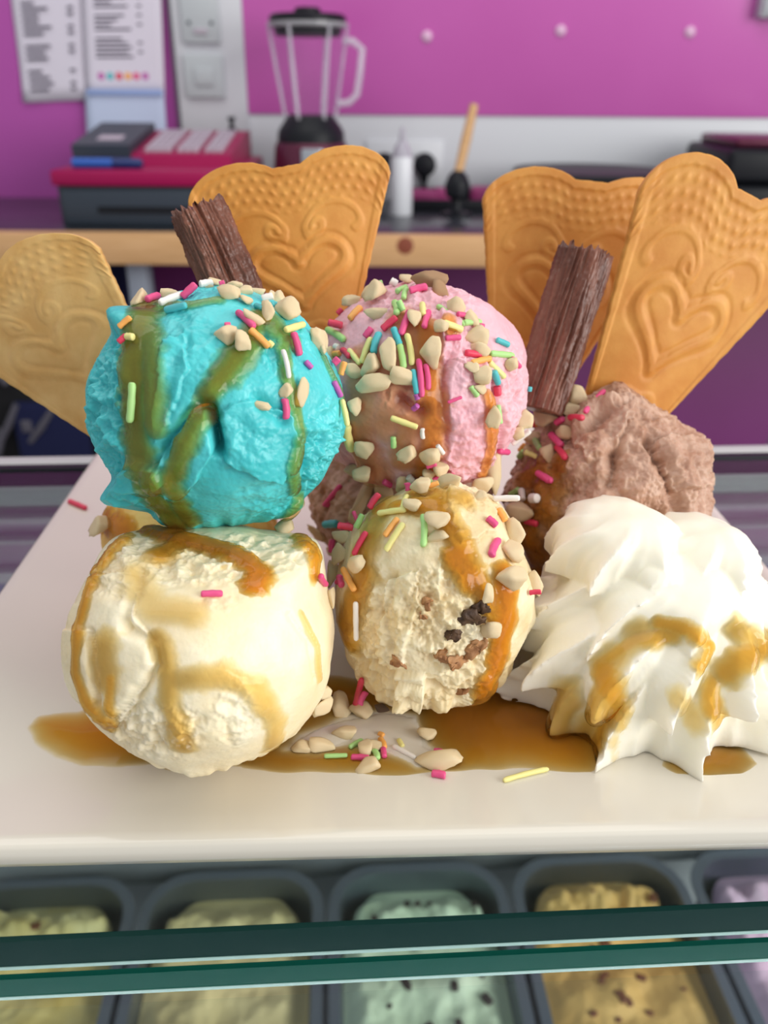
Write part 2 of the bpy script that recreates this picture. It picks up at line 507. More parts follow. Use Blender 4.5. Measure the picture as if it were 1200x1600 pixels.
# ------------------------------------------------------------------ cash register
xl, xr = atY(88, 320, 134).x, atY(372, 320, 134).x
o = empty('cash_register', ((xl+xr)/2, 150, z_ct), 'crimson and charcoal cash register standing on the back counter', 'cash register')
zt = atY(230, 291, 134).z; zt2 = atY(230, 266, 134).z
hard('cash_drawer', box(xl+.5, xr-.5, 134, 164, z_ct, zt, .3), 'charcoal_plastic', o)
hard('drawer_front', box(xl+1.2, xr-1.2, 133.4, 134.05, z_ct+.5, zt-.5, .15), 'charcoal_plastic', o)
hard('drawer_slot', box(xl+6.5, xr-6.5, 133.1, 133.45, z_ct+2.2, z_ct+3.1, .1), 'black_plastic', o)
hard('drawer_lid', box(xl, xr, 133, 165, zt, zt2, .5), 'crimson_plastic', o)
bx0, bx1 = atY(116, 240, 141).x, atY(360, 240, 141).x
zf = atY(300, 242, 141).z; zk = atY(300, 206, 158).z
V = [(bx0, 141, zt2), (bx1, 141, zt2), (bx1, 163, zt2), (bx0, 163, zt2), (bx0, 141.4, zf), (bx1, 141.4, zf), (bx1, 158, zk), (bx0, 158, zk), (bx1, 163, zk), (bx0, 163, zk)]
Fs = [[0, 3, 2, 1], [0, 1, 5, 4], [4, 5, 6, 7], [7, 6, 8, 9], [9, 8, 2, 3], [1, 2, 8, 6, 5], [0, 4, 7, 9, 3]]
body = put('body', V, Fs, 'crimson_plastic', o, smooth=False)
sl = (zk-zf)/(158-141.4)
def onslope(x, y, h): return (x, y-h*sl*.5, zf+(y-141.4)*sl+h)
def slab(x0, x1, y0, y1, h0, h1):
    V = [onslope(x, y, h) for h in (h0, h1) for (x, y) in ((x0, y0), (x1, y0), (x1, y1), (x0, y1))]
    return V, [[0, 3, 2, 1], [4, 5, 6, 7], [0, 1, 5, 4], [1, 2, 6, 5], [2, 3, 7, 6], [3, 0, 4, 7]]
dw = (bx1-bx0)
hard('display_housing', slab(bx0-.3, bx0+dw*.36, 141.0, 158, -.8, 1.4), 'charcoal_plastic', o)
hard('display_label', slab(bx0+dw*.11, bx0+dw*.27, 144.5, 147.5, 1.4, 1.5), 'key_grey', o)
for gx0, gx1, nx in ((.43, .60, 4), (.64, .78, 3), (.82, .94, 3)):
    for i in range(nx):
        for j in range(5):
            wx = (gx1-gx0)/nx*dw; x = bx0+gx0*dw+i*wx; y = 143.2+j*2.9
            hard('key', slab(x+.12, x+wx-.12, y, y+2.3, -.05, .55), 'key_grey', o)
hard('lock_key', lathe((bx0+dw*.9, 158.5, zk), [(.8, 0), (.8, .5), (.4, .7), (.4, 1.8), (.7, 1.9), (.7, 2.4)], 14), 'black_plastic', o)
p0, p1 = atY(113, 262, 136.5), atY(216, 262, 136.5)
o = empty('marker_pen', (p0.x, 136.5, zt2), 'blue marker pen with dark cap lying on the cash drawer', 'pen')
V, Fs = lathe((p0.x, 136.5, zt2+.75), [(.3, 0), (.72, .2), (.72, 6.3)], 16, (1, 0, 0)); mat('pen_blue', s2l(40, 92, 178), .35); mat('pen_navy', s2l(22, 46, 104), .35)
hard('barrel', (V, Fs), 'pen_blue', o)
hard('cap', lathe((p0.x+6.3, 136.5, zt2+.75), [(.74, 0), (.74, 4), (.5, 4.5)], 16, (1, 0, 0)), 'pen_navy', o)

# ------------------------------------------------------------------ blender
c = atY(487, 240, 155); bxx = c.x
zj = atY(487, 190, 155).z; ztop = atY(487, 24, 155).z; zn = atY(487, 222, 155).z
o = empty('blender', (bxx, 155, z_ct), 'countertop blender with clear ribbed glass jug and black lid', 'blender')
hard('motor_base', lathe((bxx, 155, z_ct), [(7.2, 0), (7.4, .8), (7.0, 3), (6.2, zn-z_ct-.6), (5.9, zn-z_ct)], 44), 'maroon_metal', o)
hard('front_plate', box(bxx-1.2, bxx+2.4, 148.2, 149.6, z_ct+2, zn-.6, .3), 'steel', o)
hard('collar', lathe((bxx, 155, zn), [(5.7, 0), (5.6, 1.6), (5.0, zj-zn-.6), (4.3, zj-zn+.3), (3.7, zj-zn+1.0)], 44), 'black_plastic', o)
hard('control_knob', lathe((bxx+.4, 148.2, z_ct+3.4), [(1.2, 0), (1.1, 1.0)], 20, (0, -1, 0)), 'black_plastic', o)
def jar(r0, r1, z0, z1, m, ribs, n=64):
    V = []; Fs = []; H = 12
    for j in range(H+1):
        t = j/H; r = r0+(r1-r0)*t**.9
        for k in range(n):
            a = 2*math.pi*k/n; rr = r+ribs*max(0, math.cos(a*6))**6
            V.append((bxx+rr*math.cos(a), 155+rr*math.sin(a), z0+(z1-z0)*t))
    for j in range(H):
        for k in range(n):
            k2 = (k+1) % n; Fs.append([j*n+k, j*n+k2, (j+1)*n+k2, (j+1)*n+k])
    return V, Fs
V, Fs = jar(4.1, 6.3, zj+.3, ztop-1.5, 'glass_jar', .25)
jr = put('jug', V, Fs, 'glass_jar', o)
for k in range(6):
    a = 2*math.pi*k/6+.12
    hard('jug_rib', tube([(bxx+(4.2)*math.cos(a), 155+4.2*math.sin(a), zj+.4), (bxx+6.35*math.cos(a), 155+6.35*math.sin(a), ztop-1.6)], .28, 8), 'glass_bright', jr)
hard('jug_rim', lathe((bxx, 155, ztop-1.8), [(6.2, 0), (6.6, .2), (6.6, .7), (6.1, .8)], 48, cap=False), 'glass_bright', jr)
hx = atY(566, 100, 155).x; zh1 = atY(560, 68, 155).z; zh0 = atY(560, 160, 155).z
hard('handle', tube([(bxx+5.6, 155, zh1+.4), (hx-1.5, 155, zh1+.3), (hx, 155, zh1-.8), (hx-.4, 155, (zh0+zh1)/2), (hx-.9, 155, zh0+1.2), (hx-2.2, 155, zh0), (bxx+4.6, 155, zh0-.2)], .6, 12), 'glass_bright', o)
lid = hard('lid', lathe((bxx, 155, ztop-2.9), [(5.3, 0), (5.6, 1.2), (6.15, 1.4), (6.2, 2.6), (5.8, 3.0), (2, 3.1)], 44), 'black_plastic', o)
hard('lid_cap', lathe((bxx, 155, ztop+.1), [(2.2, 0), (2.1, .8), (1.7, 1.0)], 24), 'black_plastic', lid)

# ------------------------------------------------------------------ can, plugs, brush, tray, crepe plate, grill
p = atY(627, 330, 151); zc1 = atY(627, 245, 151).z; zc2 = atY(627, 200, 151).z
mat('can_white', s2l(226, 228, 234), .3); mat('can_grey', s2l(176, 172, 184), .35)
o = empty('spray_can', (p.x, 151, z_ct), 'white cream dispenser can with grey nozzle on the dark worktop', 'spray can')
hard('can_body', lathe((p.x, 151, z_ct), [(1.75, 0), (1.85, .2), (1.85, zc1-z_ct-.4), (1.7, zc1-z_ct)], 28), 'can_white', o)
hard('shoulder', lathe((p.x, 151, zc1), [(1.72, 0), (1.5, .9), (1.0, 1.9), (.7, 2.3)], 28), 'can_grey', o)
hard('nozzle', lathe((p.x, 151, zc1+2.3), [(.6, 0), (.5, .8), (.35, zc2-zc1-2.3), (.2, zc2-zc1-2.1)], 18), 'can_grey', o)
for k, (px, lab) in enumerate(((601, 'round black plug with cable in wall socket behind the spray can'), (663, 'round black plug with cable between spray can and wooden handled brush'))):
    p = atY(px, 256, WALL-.6)
    o = empty('power_plug', (p.x, WALL-1, p.z-5), lab, 'plug')
    hard('plug_body', lathe((p.x, WALL-1.2, p.z), [(1.6, 0), (2.1, .4), (2.1, 2.2), (1.5, 2.9), (.6, 3.1)], 26, (0, -1, 0)), 'black_plastic', o)
    hard('strain_relief', tube([(p.x, WALL-2.6, p.z-1.8), (p.x, WALL-2.7, p.z-3.0), (p.x-.1, WALL-2.8, p.z-4.2)], [.9, .6, .4], 12), 'black_plastic', o)
    hard('cable', tube([(p.x-.1, WALL-2.8, p.z-4.0), (p.x-.2, WALL-3.2, z_ct+1.4), (p.x-.8, WALL-5, z_ct+.4), (p.x-4, WALL-6, z_ct+.35)], .33, 8), 'black_plastic', o)
a = atY(632, 256, WALL-.6)
sk = empty('wall_socket', (a.x, WALL-.6, a.z-4), 'white double wall socket behind the black plugs', 'socket')
hard('socket_plate', box(a.x-7.3, a.x+7.3, WALL-1.2, WALL-.6, a.z-4.1, a.z+4.1, .25), 'white_board', sk)
hard('switch_rocker', box(a.x-.9, a.x+.9, WALL-1.6, WALL-1.2, a.z+1.2, a.z+2.8, .1), 'white_board', sk)
p0 = atY(714, 306, 150); p1 = atY(741, 163, 152)
o = empty('dish_brush', (p0.x, 150, z_ct), 'black bristle brush with long wooden handle standing on the worktop', 'brush')
hard('bristle_head', lathe((p0.x, 150, z_ct+2.6), [(1.0, 0), (1.9, .6), (2.2, 2.2), (1.6, 3.8), (.8, 4.6)], 24), 'black_plastic', o)
hard('stand', lathe((p0.x, 150, z_ct), [(2.6, 0), (2.6, .5), (1.2, .9), (.9, 2.8)], 24), 'black_plastic', o)
hard('handle', tube([(p0.x, 150, z_ct+6.5), ((p0.x+p1.x)/2, 151, (z_ct+6.5+p1.z)/2), (p1.x, 152, p1.z)], [.75, .85, .7], 14), 'wood', o)
a, b = atY(640, 320, 158), atY(800, 320, 158)
o = empty('low_tray', ((a.x+b.x)/2, 158, z_ct), 'low black tray of packets behind the brush', 'tray')
for (nm, x0, x1, y0, y1, z0, z1) in (('tray_base', a.x, b.x, 156, 168, z_ct, z_ct+.4), ('front_wall', a.x, b.x, 155.6, 156, z_ct, z_ct+1.9), ('rear_wall', a.x, b.x, 168, 168.4, z_ct, z_ct+2.6)):
    hard(nm, box(x0, x1, y0, y1, z0, z1, .1), 'black_plastic', o)
mat('packet_pink', s2l(150, 48, 108), .5)
for k, (px, w) in enumerate(((660, 5.5), (692, 3.5), (755, 4.5))):
    p = atY(px, 314, 160)
    V, Fs = box(p.x-w/2, p.x+w/2, 158, 163, z_ct+.45, z_ct+3.1+.3*k, .7, 3)
    pk = hard('sweet_packet', (V, Fs), 'packet_pink')
    tag(pk, ['wide', 'narrow', 'tall'][k]+' dark pink packet lying in the low black tray', 'packet', 'packets in the tray')
p = atY(922, 270, 154); r = 13.2
o = empty('crepe_maker', (p.x, 154, z_ct), 'round black hotplate crepe maker on the back counter', 'crepe maker')
zp = atY(922, 262, 154).z
hard('steel_base', lathe((p.x, 154, z_ct+.8), [(11.5, 0), (11.8, .3), (11.8, zp-z_ct-3.2), (11.2, zp-z_ct-2.8)], 48), 'steel', o)
hard('hotplate', lathe((p.x, 154, zp-2.0), [(11, 0), (13.0, .3), (13.3, 1.2), (13.0, 1.8), (3, 2.0)], 56), 'black_plastic', o)
for a in range(4):
    t = a*math.pi/2+.6
    hard('foot', lathe((p.x+9*math.cos(t), 154+9*math.sin(t), z_ct), [(1, 0), (1, .85)], 12), 'black_plastic', o)
a, b = atY(1118, 212, 152), atY(1275, 330, 152); zl = atY(1150, 228, 152).z
o = empty('waffle_iron', ((a.x+b.x)/2, 152, z_ct), 'black waffle iron with maroon lid at end of counter', 'waffle iron')
hard('lower_body', box(a.x-.5, b.x, 144, 166, z_ct+.6, 2.4, 1.2, 3), 'black_plastic', o)
hard('upper_lid', box(a.x, b.x, 144, 166, 2.6, zl, 1.0, 3), 'black_plastic', o)
hard('lid_cover', box(a.x+1.5, b.x-1, 146, 164, zl, a.z, .7, 3), 'maroon_metal', o)
hard('handle', tube([(a.x+1, 150, 3.2), (a.x-2.5, 148, 3.6), (a.x-5.6, 147.5, 2.4)], [1.2, 1.3, .9], 14), 'black_plastic', o)
for fx in (a.x+2, b.x-2):
    hard('foot', lathe((fx, 147, z_ct), [(.9, 0), (.9, .7)], 12), 'black_plastic', o)

# ------------------------------------------------------------------ bag under the counter
bl, br = -84., atY(198, 440, 141).x
o = empty('tall_bag', ((bl+br)/2, 150, -ZP), 'tall black and navy cloth bag with grey straps under the counter', 'bag')
V, Fs = box(bl, br-4.6, 138, 162, -ZP, -9.5, 3.2, 4)
V = np.array(V); V[:, 1] += 1.2*pnoise(V*.07+3); V[:, 0] += 1.0*pnoise(V*.06+9)
hard('main_pouch', (V, Fs), 'black_cloth', o)
V, Fs = box(br-7.5, br, 140, 160, -ZP, -9, 2.2, 4)
hard('side_panel', (V, Fs), 'navy_cloth', o)
hard('navy_pocket', box(br-22, br-9, 136.2, 139.2, -60, -33, 1.2, 3), 'navy_cloth', o)
for (ax, ay, bx_, by_) in ((2, 688, 26, 632), (48, 690, 82, 640), (-20, 560, 10, 600), (-6, 720, 4, 670)):
    p, q_ = atY(ax, ay, 136.6), atY(bx_, by_, 136.6)
    hard('strap', tube([p[:], ((p+q_)/2+Vector((.2, -.4, 0)))[:], q_[:]], [.6, .7, .6], 10), 'grey_web', o)
p = atY(43, 665, 136.6)
hard('buckle', box(p.x-1, p.x+1, 136, 137.2, p.z-1.2, p.z+1.2, .3), 'grey_web', o)

# ================================================================== DISPLAY FREEZER
YAW = 3.5
YAWP = 2.2
PIV = (0, 13.2, 0)
def Y_(vf): return rotz(vf[0], YAW, PIV), vf[1]
fz = empty('ice_cream_display_freezer', (0, 30, -ZP), 'glass topped ice cream display freezer carrying the sundae plate', 'freezer')
GT = -1.5
YF = 13.15
def sheetbox(z1, z0, nm, edge):
    g = hard(nm, Y_(box(-75, 75, YF+.02, 40.3, z0, z1)), 'glass_sheet', fz)
    e = hard('polished_edge', Y_(box(-75, 75, YF-.12, YF+.02, z0+.1, z1-.02)), edge, fz)
    hard('bevel_highlight', Y_(box(-75, 75, YF-.14, YF+.02, z0, z0+.1)), 'glass_highlight', fz)  # pale strip paints the highlight along the lower bevel
    return g
sheetbox(GT, GT-1.0, 'upper_glass', 'glass_edge_dark')
sheetbox(GT-1.35, GT-2.1, 'lower_glass', 'glass_edge')
# curved front pane
prof = [(YF-.3, GT-2.2), (YF-3.5, GT-4.5), (YF-8, GT-10), (YF-12.5, GT-18), (YF-16, GT-28), (YF-18.5, GT-40), (YF-19.5, GT-52)]
V = []; Fs = []
for off in (0, .6):
    for (y, z) in prof:
        V += [(-75, y+off, z), (75, y+off, z)]
n = len(prof)
for s in (0, 1):
    for j in range(n-1):
        b0 = s*2*n+2*j; Fs.append([b0, b0+1, b0+3, b0+2])
put('curved_front_glass', *Y_((V, Fs)), 'glass_sheet', fz)
hard('front_body', Y_(box(-75, 75, YF-21, YF-17, -ZP+8, GT-52, .5)), 'white_board', fz)
hard('plinth', Y_(box(-72, 72, YF-17, 60, -ZP, -ZP+8, .3)), 'black_plastic', fz)
hard('well_floor', Y_(box(-75, 75, YF-17, 62, -74, -72)), 'steel_dull', fz)
# back of the freezer: sloping sliding doors held in rails
def slope_y(z): return 41+(GT-1.2-z)/2.26
def panel(z1, z0, nm, m, t=1.2, off=0):
    V = [(x, slope_y(z)+off+dy, z) for dy in (0, t) for (x, z) in ((-75, z0), (75, z0), (75, z1), (-75, z1))]
    Fs = [[0, 1, 2, 3], [4, 7, 6, 5], [0, 4, 5, 1], [1, 5, 6, 2], [2, 6, 7, 3], [3, 7, 4, 0]]
    return hard(nm, Y_((V, Fs)), m, fz)
mat('door_grey', s2l(168, 162, 164), .4)
mat('rail_pale', s2l(196, 200, 196), .35)
mat('door_blue', s2l(120, 138, 158), .4)
panel(GT-1.2, -44, 'rear_door', 'door_grey')
for z1, z0, m in ((-5.0, -5.5, 'rail_pale'), (-6.8, -7.1, 'rail_pale'), (-9.6, -10.6, 'rail_pale')):
    panel(z1, z0, 'door_rail', m, 1.0, -.8)
panel(-10.7, -24, 'lower_rear_door', 'door_blue', 1.0, -.6)
hard('rear_rail', Y_(box(-75, 75, 40.3, 41.4, GT-2.3, GT+.1, .1)), 'rail_pale', fz)
hard('rear_rail_seal', Y_(box(-75, 75, 39.7, 40.3, GT-.9, GT+.12, .05)), 'black_plastic', fz)
hard('rear_body', Y_(box(-75, 75, 60, 66, -ZP+8, -44, .5)), 'white_board', fz)
# inner ledge behind the tubs
hard('tub_ledge', Y_(box(-75, 75, 54.2, 61, -50, -46.5, .3)), 'steel_dull', fz)

mat('fill_glow', (1, 1, 1), .5)
bs = MATS['fill_glow'].node_tree.nodes['Principled BSDF']
bs.inputs['Emission Color'].default_value = (.9, .96, 1, 1); bs.inputs['Emission Strength'].default_value = 10
V, Fs = tube([(-72, YF-15.6, GT-38), (72, YF-15.6, GT-38)], .6, 10)  # unseen glowing tube with shade, added to brighten tubs and rear doors
lt = hard('added_fill_tube', Y_((V, Fs)), 'fill_glow', fz)
hard('added_tube_shade', Y_(box(-73, 73, YF-17.0, YF-16.3, GT-40, GT-36.5)), 'steel', fz)
# ------------------------------------------------------------------ tubs
mat('tub_vanilla', s2l(236, 222, 168), .55, col2=s2l(206, 178, 96), nscale=14, bump=.5, bscale=60, bdist=.004)
mat('tub_caramel', s2l(222, 200, 142), .55, col2=s2l(232, 212, 160), nscale=12, bump=.5, bscale=60, bdist=.004)
mat('tub_mint', s2l(206, 224, 192), .55, col2=s2l(216, 230, 204), nscale=12, bump=.5, bscale=60, bdist=.004)
mat('tub_toffee', s2l(232, 190, 118), .55, col2=s2l(222, 174, 98), nscale=12, bump=.5, bscale=60, bdist=.004)
mat('tub_berry', s2l(214, 176, 206), .55, col2=s2l(224, 190, 214), nscale=12, bump=.5, bscale=60, bdist=.004)
mat('chip', s2l(58, 44, 40), .6)
mat('chip_brown', s2l(120, 66, 36), .6)
def rrect(hx, hy, r, n=6):
    pts = []
    for cx, cy, a0 in ((hx-r, hy-r, 0), (-hx+r, hy-r, 90), (-hx+r, -hy+r, 180), (hx-r, -hy+r, 270)):
        for k in range(n+1):
            a = math.radians(a0+90*k/n); pts.append((cx+r*math.cos(a), cy+r*math.sin(a)))
    return pts
gaps = [-35.4, -18.9, -2.6, 13.7, 30.0, 46.3]
ZT = -48.0
tubs = [('tub_vanilla', 'vanilla ripple', 3.5, 'chip_brown', 14), ('tub_caramel', 'plain beige caramel', 1.5, None, 0), ('tub_mint', 'pale mint chocolate chip', 2.0, 'chip', 46),
        ('tub_toffee', 'golden toffee crunch', 4.0, 'chip_brown', 40), ('tub_berry', 'pale lilac berry', 3.0, None, 0)]
for k in range(5):
    x0, x1 = gaps[k]+.25, gaps[k+1]-.25
    cx = (x0+x1)/2; hx = (x1-x0)/2; cy = 35.5; hy = 18.0
    c = rotz([(cx, cy, ZT)], YAW, PIV)[0]
    m_, lab, mound, chip, nch = tubs[k]
    t = empty('ice_cream_tub', (c[0], c[1], ZT-14), 'steel tub of %s ice cream inside the glass freezer' % lab, 'ice cream tub', 'tubs in the freezer')
    rings = [(hx, hy, 4.2, 0), (hx, hy, 4.2, .25), (hx-.9, hy-.9, 3.6, .25), (hx-1.0, hy-1.0, 3.5, -.2), (hx-1.6, hy-1.6, 3.2, -13), (hx-2.6, hy-2.6, 2.6, -13.8), (hx-2.4, hy-2.4, 2.6, -14.0), (hx-1.3, hy-1.3, 3.3, -13), (hx-.8, hy-.8, 3.6, -.1)]
    V = []; Fs = []
    for (a, b, r, z) in rings:
        V += [(cx+p[0], cy+p[1], ZT+z) for p in rrect(a, b, r)]
    N = 28
    for j in range(len(rings)):
        j2 = (j+1) % len(rings)
        if j == 5: continue
        for i in range(N):
            i2 = (i+1) % N; Fs.append([j*N+i, j*N+i2, j2*N+i2, j2*N+i])
    Fs.append([5*N+i for i in range(N)]); Fs.append([6*N+i for i in range(N)][::-1])
    hard('pan', Y_((V, Fs)), 'pan_steel', t)
    nx, ny = 60, 120
    u, v = np.meshgrid(np.linspace(-1, 1, nx), np.linspace(-1, 1, ny))
    X = u*np.sqrt(1-.42*v**8)*(hx-1.15); Yy = v*np.sqrt(1-.25*u**8)*(hy-1.15)
    e = np.minimum(1-np.abs(u), 1-np.abs(v))
    P = np.stack([X.ravel()*.16+k*9, Yy.ravel()*.16, np.zeros(X.size)], 1)
    back = sstep(.55, .95, v.ravel())
    Z = ZT-2.2+sstep(0, .3, e.ravel())*(1.2+1.4*fbm(P, 4)+back*mound*(1.0+1.2*fbm(P*2.2+5, 3)))
    V = np.stack([cx+X.ravel(), cy+Yy.ravel(), Z], 1)
    idx = np.arange(nx*ny).reshape(ny, nx)
    Fq = np.stack([idx[:-1, :-1], idx[:-1, 1:], idx[1:, 1:], idx[1:, :-1]], -1).reshape(-1, 4)
    put('ice_cream', *Y_((V, Fq)), m_, t)
    if nch:
        rg = random.Random(k); parts = []
        for q in range(nch):
            i = rg.randrange(6, nx-6); j = rg.randrange(8, ny-8)
            p = V[j*nx+i]; s = rg.uniform(.18, .5)
            vv, ff = box(-s, s, -s*.7, s*.7, -.15, .22, .1, 1)
            vv = rotz(vv, rg.uniform(0, 180), (0, 0, 0))+p
            parts.append((vv, ff))
        o = hard('chips', Y_(join(parts)), chip, t); o['kind'] = 'stuff'

# ================================================================== PLATE
PC = (.92, 27.75, 0); HP = 13.85
rings = [(0.4, .3, 0), (10.6, 1.2, 0), (11.6, 1.3, .03), (12.6, 1.3, .12), (13.4, 1.2, .26), (13.72, 1.1, .30), (13.85, 1.05, .22), (13.85, 1.05, -.18), (13.78, 1.05, -.40), (12.9, 1.2, -.75), (10.4, 1.3, -.95), (9.2, 1.2, -1.05), (9.1, 1.2, -1.49), (8.7, 1.2, -1.49), (8.6, 1.2, -1.1), (.4, .3, -.9)]
V = []; Fs = []; NC = 10
for (h, r, z) in rings:
    V += [(PC[0]+p[0], PC[1]+p[1], z) for p in rrect(h, h, r, NC)]
N = 4*(NC+1)
for j in range(len(rings)-1):
    for i in range(N):
        i2 = (i+1) % N; Fs.append([j*N+i, (j+1)*N+i, (j+1)*N+i2, j*N+i2])
Fs.append([i for i in range(N)]); Fs.append([(len(rings)-1)*N+i for i in range(N)][::-1])
V = rotz(V, YAWP, PIV)
plate = put('serving_plate', V, Fs, 'ceramic')
tag(plate, 'square white ceramic serving plate holding the ice cream sundae', 'plate')
plateV, plateF = V, Fs

# ================================================================== SCOOPS
def ico(sub):
    bm = bmesh.new(); bmesh.ops.create_icosphere(bm, subdivisions=sub, radius=1)
    me = bpy.data.meshes.new('tmp'); bm.to_mesh(me); bm.free()
    V = np.empty(len(me.vertices)*3); me.vertices.foreach_get('co', V)
    Fc = np.empty(len(me.polygons)*3, dtype=np.int32); me.polygons.foreach_get('vertices', Fc)
    bpy.data.meshes.remove(me)
    V = V.reshape(-1, 3); V /= np.linalg.norm(V, axis=1)[:, None]
    return V, Fc.reshape(-1, 3)
ICO = {3: ico(3), 4: ico(4), 7: ico(7), 8: ico(8)}
def vnorm(V, Fc):
    n = np.cross(V[Fc[:, 1]]-V[Fc[:, 0]], V[Fc[:, 2]]-V[Fc[:, 0]])
    out = np.zeros_like(V)
    for k in range(3):
        for a in range(3):
            out[:, a] += np.bincount(Fc[:, k], n[:, a], len(V))
    return out/np.maximum(np.linalg.norm(out, axis=1), 1e-9)[:, None]
def resample(poly, step=5.):
    out = []
    for (a, b) in zip(poly[:-1], poly[1:]):
        n = max(1, int(math.hypot(b[0]-a[0], b[1]-a[1])/step))
        for i in range(n):
            t = i/n; out.append(tuple(a[k]+(b[k]-a[k])*t for k in range(len(a))))
    out.append(poly[-1])
    return out
def ell_hit(c, R, px, py):
    d = np.array(ray(px, py)); o = (CAMn-c)/R; dd = d/R
    A = dd@dd; B = 2*o@dd; C = o@o-1; disc = B*B-4*A*C
    t = (-B-math.sqrt(disc))/(2*A) if disc > 0 else -B/(2*A)
    return CAMn+d*t
def pip_sd(px, py, poly):
    """signed pixel distance to a polygon, positive inside"""
    d = np.full(len(px), 1e9); ins = np.zeros(len(px), bool)
    n = len(poly)
    for i in range(n):
        x0, y0 = poly[i]; x1, y1 = poly[(i+1) % n]
        ex, ey = x1-x0, y1-y0
        t = np.clip(((px-x0)*ex+(py-y0)*ey)/(ex*ex+ey*ey+1e-9), 0, 1)
        d = np.minimum(d, np.hypot(px-x0-t*ex, py-y0-t*ey))
        cond = ((y0 > py) != (y1 > py)) & (px < (x1-x0)*(py-y0)/(y1-y0+1e-12)+x0)
        ins ^= cond
    return np.where(ins, d, -d)

HITS = []                          # (name, bvh)
def scoop(name, label, mname, c, R, sub=8, seed=0, low=(.22, .55), grain=.012, rough=(), crease=(), flap=(), skirt=None, tilt=None, crumble=0, zmin=None, push=(), ztop=None):
    D, Fc = ICO[sub]
    c = np.array(c, float); R = np.array(R, float)
    P0 = c+D*R
    px, py = project(P0)
    toc = CAMn-P0; toc /= np.linalg.norm(toc, axis=1)[:, None]
    front = sstep(-.05, .25, (D*toc).sum(1))
    off = seed*13.7
    disp = low[0]*fbm(P0*low[1]+off, 3)
    disp += grain*fbm(P0*9+off, 3)
    rm = np.zeros(len(P0))
    for (cx, cy, rx, ry, amp) in rough:
        q = np.hypot((px-cx)/rx, (py-cy)/ry)+.25*pnoise(P0*1.6+off)
        m = (1-sstep(.6, 1.15, q))*front*amp
        rm = np.maximum(rm, m)
    if crumble:
        rm = np.maximum(rm, crumble*np.ones(len(P0)))
    if rm.max() > 0:
        ce = cells(P0*2.6+off); ce2 = cells(P0*6.5+off+3)
        disp += rm*(.34*(ce-.5)+.16*(ce2-.5)+.20*fbm(P0*3.3+off, 4)-.08)
    for (poly, h, rag) in flap:
        sd = pip_sd(px, py, poly)+rag*fbm(P0*2.8+off, 3)
        m = sstep(-1.5, 2.2, sd)*(.45+.55*np.exp(-np.maximum(sd, 0)/22))
        disp += h*m*front
    for (poly, wcm, dep) in crease:
        pts = np.array([ell_hit(c, R, *p) for p in resample(poly, 5)])
        dm = np.full(len(P0), 9.)
        for q in pts:
            dm = np.minimum(dm, ((P0-q)**2).sum(1))
        dm = np.sqrt(dm)*(1+.35*pnoise(P0*4+off))
        disp -= dep*np.exp(-(dm/wcm)**2)
    V = P0+D*disp[:, None]
    if skirt:
        z0, wid, amp = skirt
        h = V[:, 2]-z0
        rad = V[:, :2]-c[:2]; rl = np.maximum(np.linalg.norm(rad, axis=1), .1)
        ang = np.arctan2(rad[:, 1], rad[:, 0])
        q = np.stack([np.cos(ang)*2.2, np.sin(ang)*2.2, np.full(len(V), off)], 1)
        k = np.exp(-(h/wid)**2)*np.maximum(0, .55+1.1*fbm(q, 3)+.5*pnoise(q*5))*amp
        V[:, :2] += rad/rl[:, None]*k[:, None]
    for (cx, cy, rp, vec) in push:
        m = 1-sstep(.0, 1, np.hypot(px-cx, py-cy)/rp)
        V += m[:, None]*np.array(vec)
    if ztop:
        V[:, 2] = np.where(V[:, 2] > ztop[0], ztop[0]+(V[:, 2]-ztop[0])*ztop[1], V[:, 2])
    if zmin is not None:
        V[:, 2] = np.maximum(V[:, 2], zmin+.03*pnoise(V*2))
    o = put('ice_cream_scoop', V, Fc, mname, loc=(c[0], c[1], V[:, 2].min()))
    tag(o, label, 'ice cream scoop')
    N = vnorm(V, Fc)
    HITS.append((name, BVHTree.FromPolygons(V.tolist(), Fc.tolist())))
    return dict(o=o, V=V, F=Fc, N=N, c=c, R=R, seed=seed)

SCN = {'turq': 'turquoise scoop', 'van': 'large white vanilla scoop', 'cook': 'cookie chunk scoop', 'pink': 'pink strawberry scoop', 'choc': 'pale chocolate scoop',
       'cream': 'whipped cream', 'plate': 'white plate', 'back': 'custard scoop', 'rear': 'rear scoop'}
S = {}
S['turq'] = scoop('turq', 'bright turquoise ice cream scoop stacked on the vanilla scoop', 'turquoise_ice', (-4.40, 20.9, 8.40), (3.36, 3.2, 3.12), 8, 1,
    low=(.16, .5), grain=.012,
    rough=[(165, 640, 42, 190, .75), (505, 720, 50, 90, .85), (440, 530, 60, 60, .35), (370, 690, 60, 50, .25), (190, 790, 60, 30, .9), (420, 780, 60, 40, .3), (260, 455, 90, 25, .4), (300, 540, 50, 60, .18)],
    crease=[([(262, 705), (275, 680), (300, 650), (322, 628)], .15, .45), ([(330, 640), (338, 670), (345, 705)], .12, .85), ([(405, 630), (425, 645), (440, 655)], .16, .22), ([(285, 540), (268, 590), (255, 650)], .22, .12), ([(470, 700), (480, 740), (465, 780)], .2, .2)],
    flap=[([(258, 700), (300, 645), (330, 636), (336, 700), (300, 760), (262, 775), (245, 740)], .26, 4), ([(190, 735), (215, 722), (255, 728), (262, 748), (230, 765), (200, 757)], .34, 3), ([(238, 640), (262, 540), (290, 520), (292, 575), (262, 660), (245, 690)], .12, 6), ([(345, 640), (400, 622), (450, 650), (470, 700), (430, 750), (350, 720)], .2, 6)],
    skirt=(5.95, .35, .35), push=[(190, 795, 55, (-1.35, 0, -.35)), (205, 505, 40, (-.5, 0, .35)), (215, 560, 80, (-.15, 0, .1))])
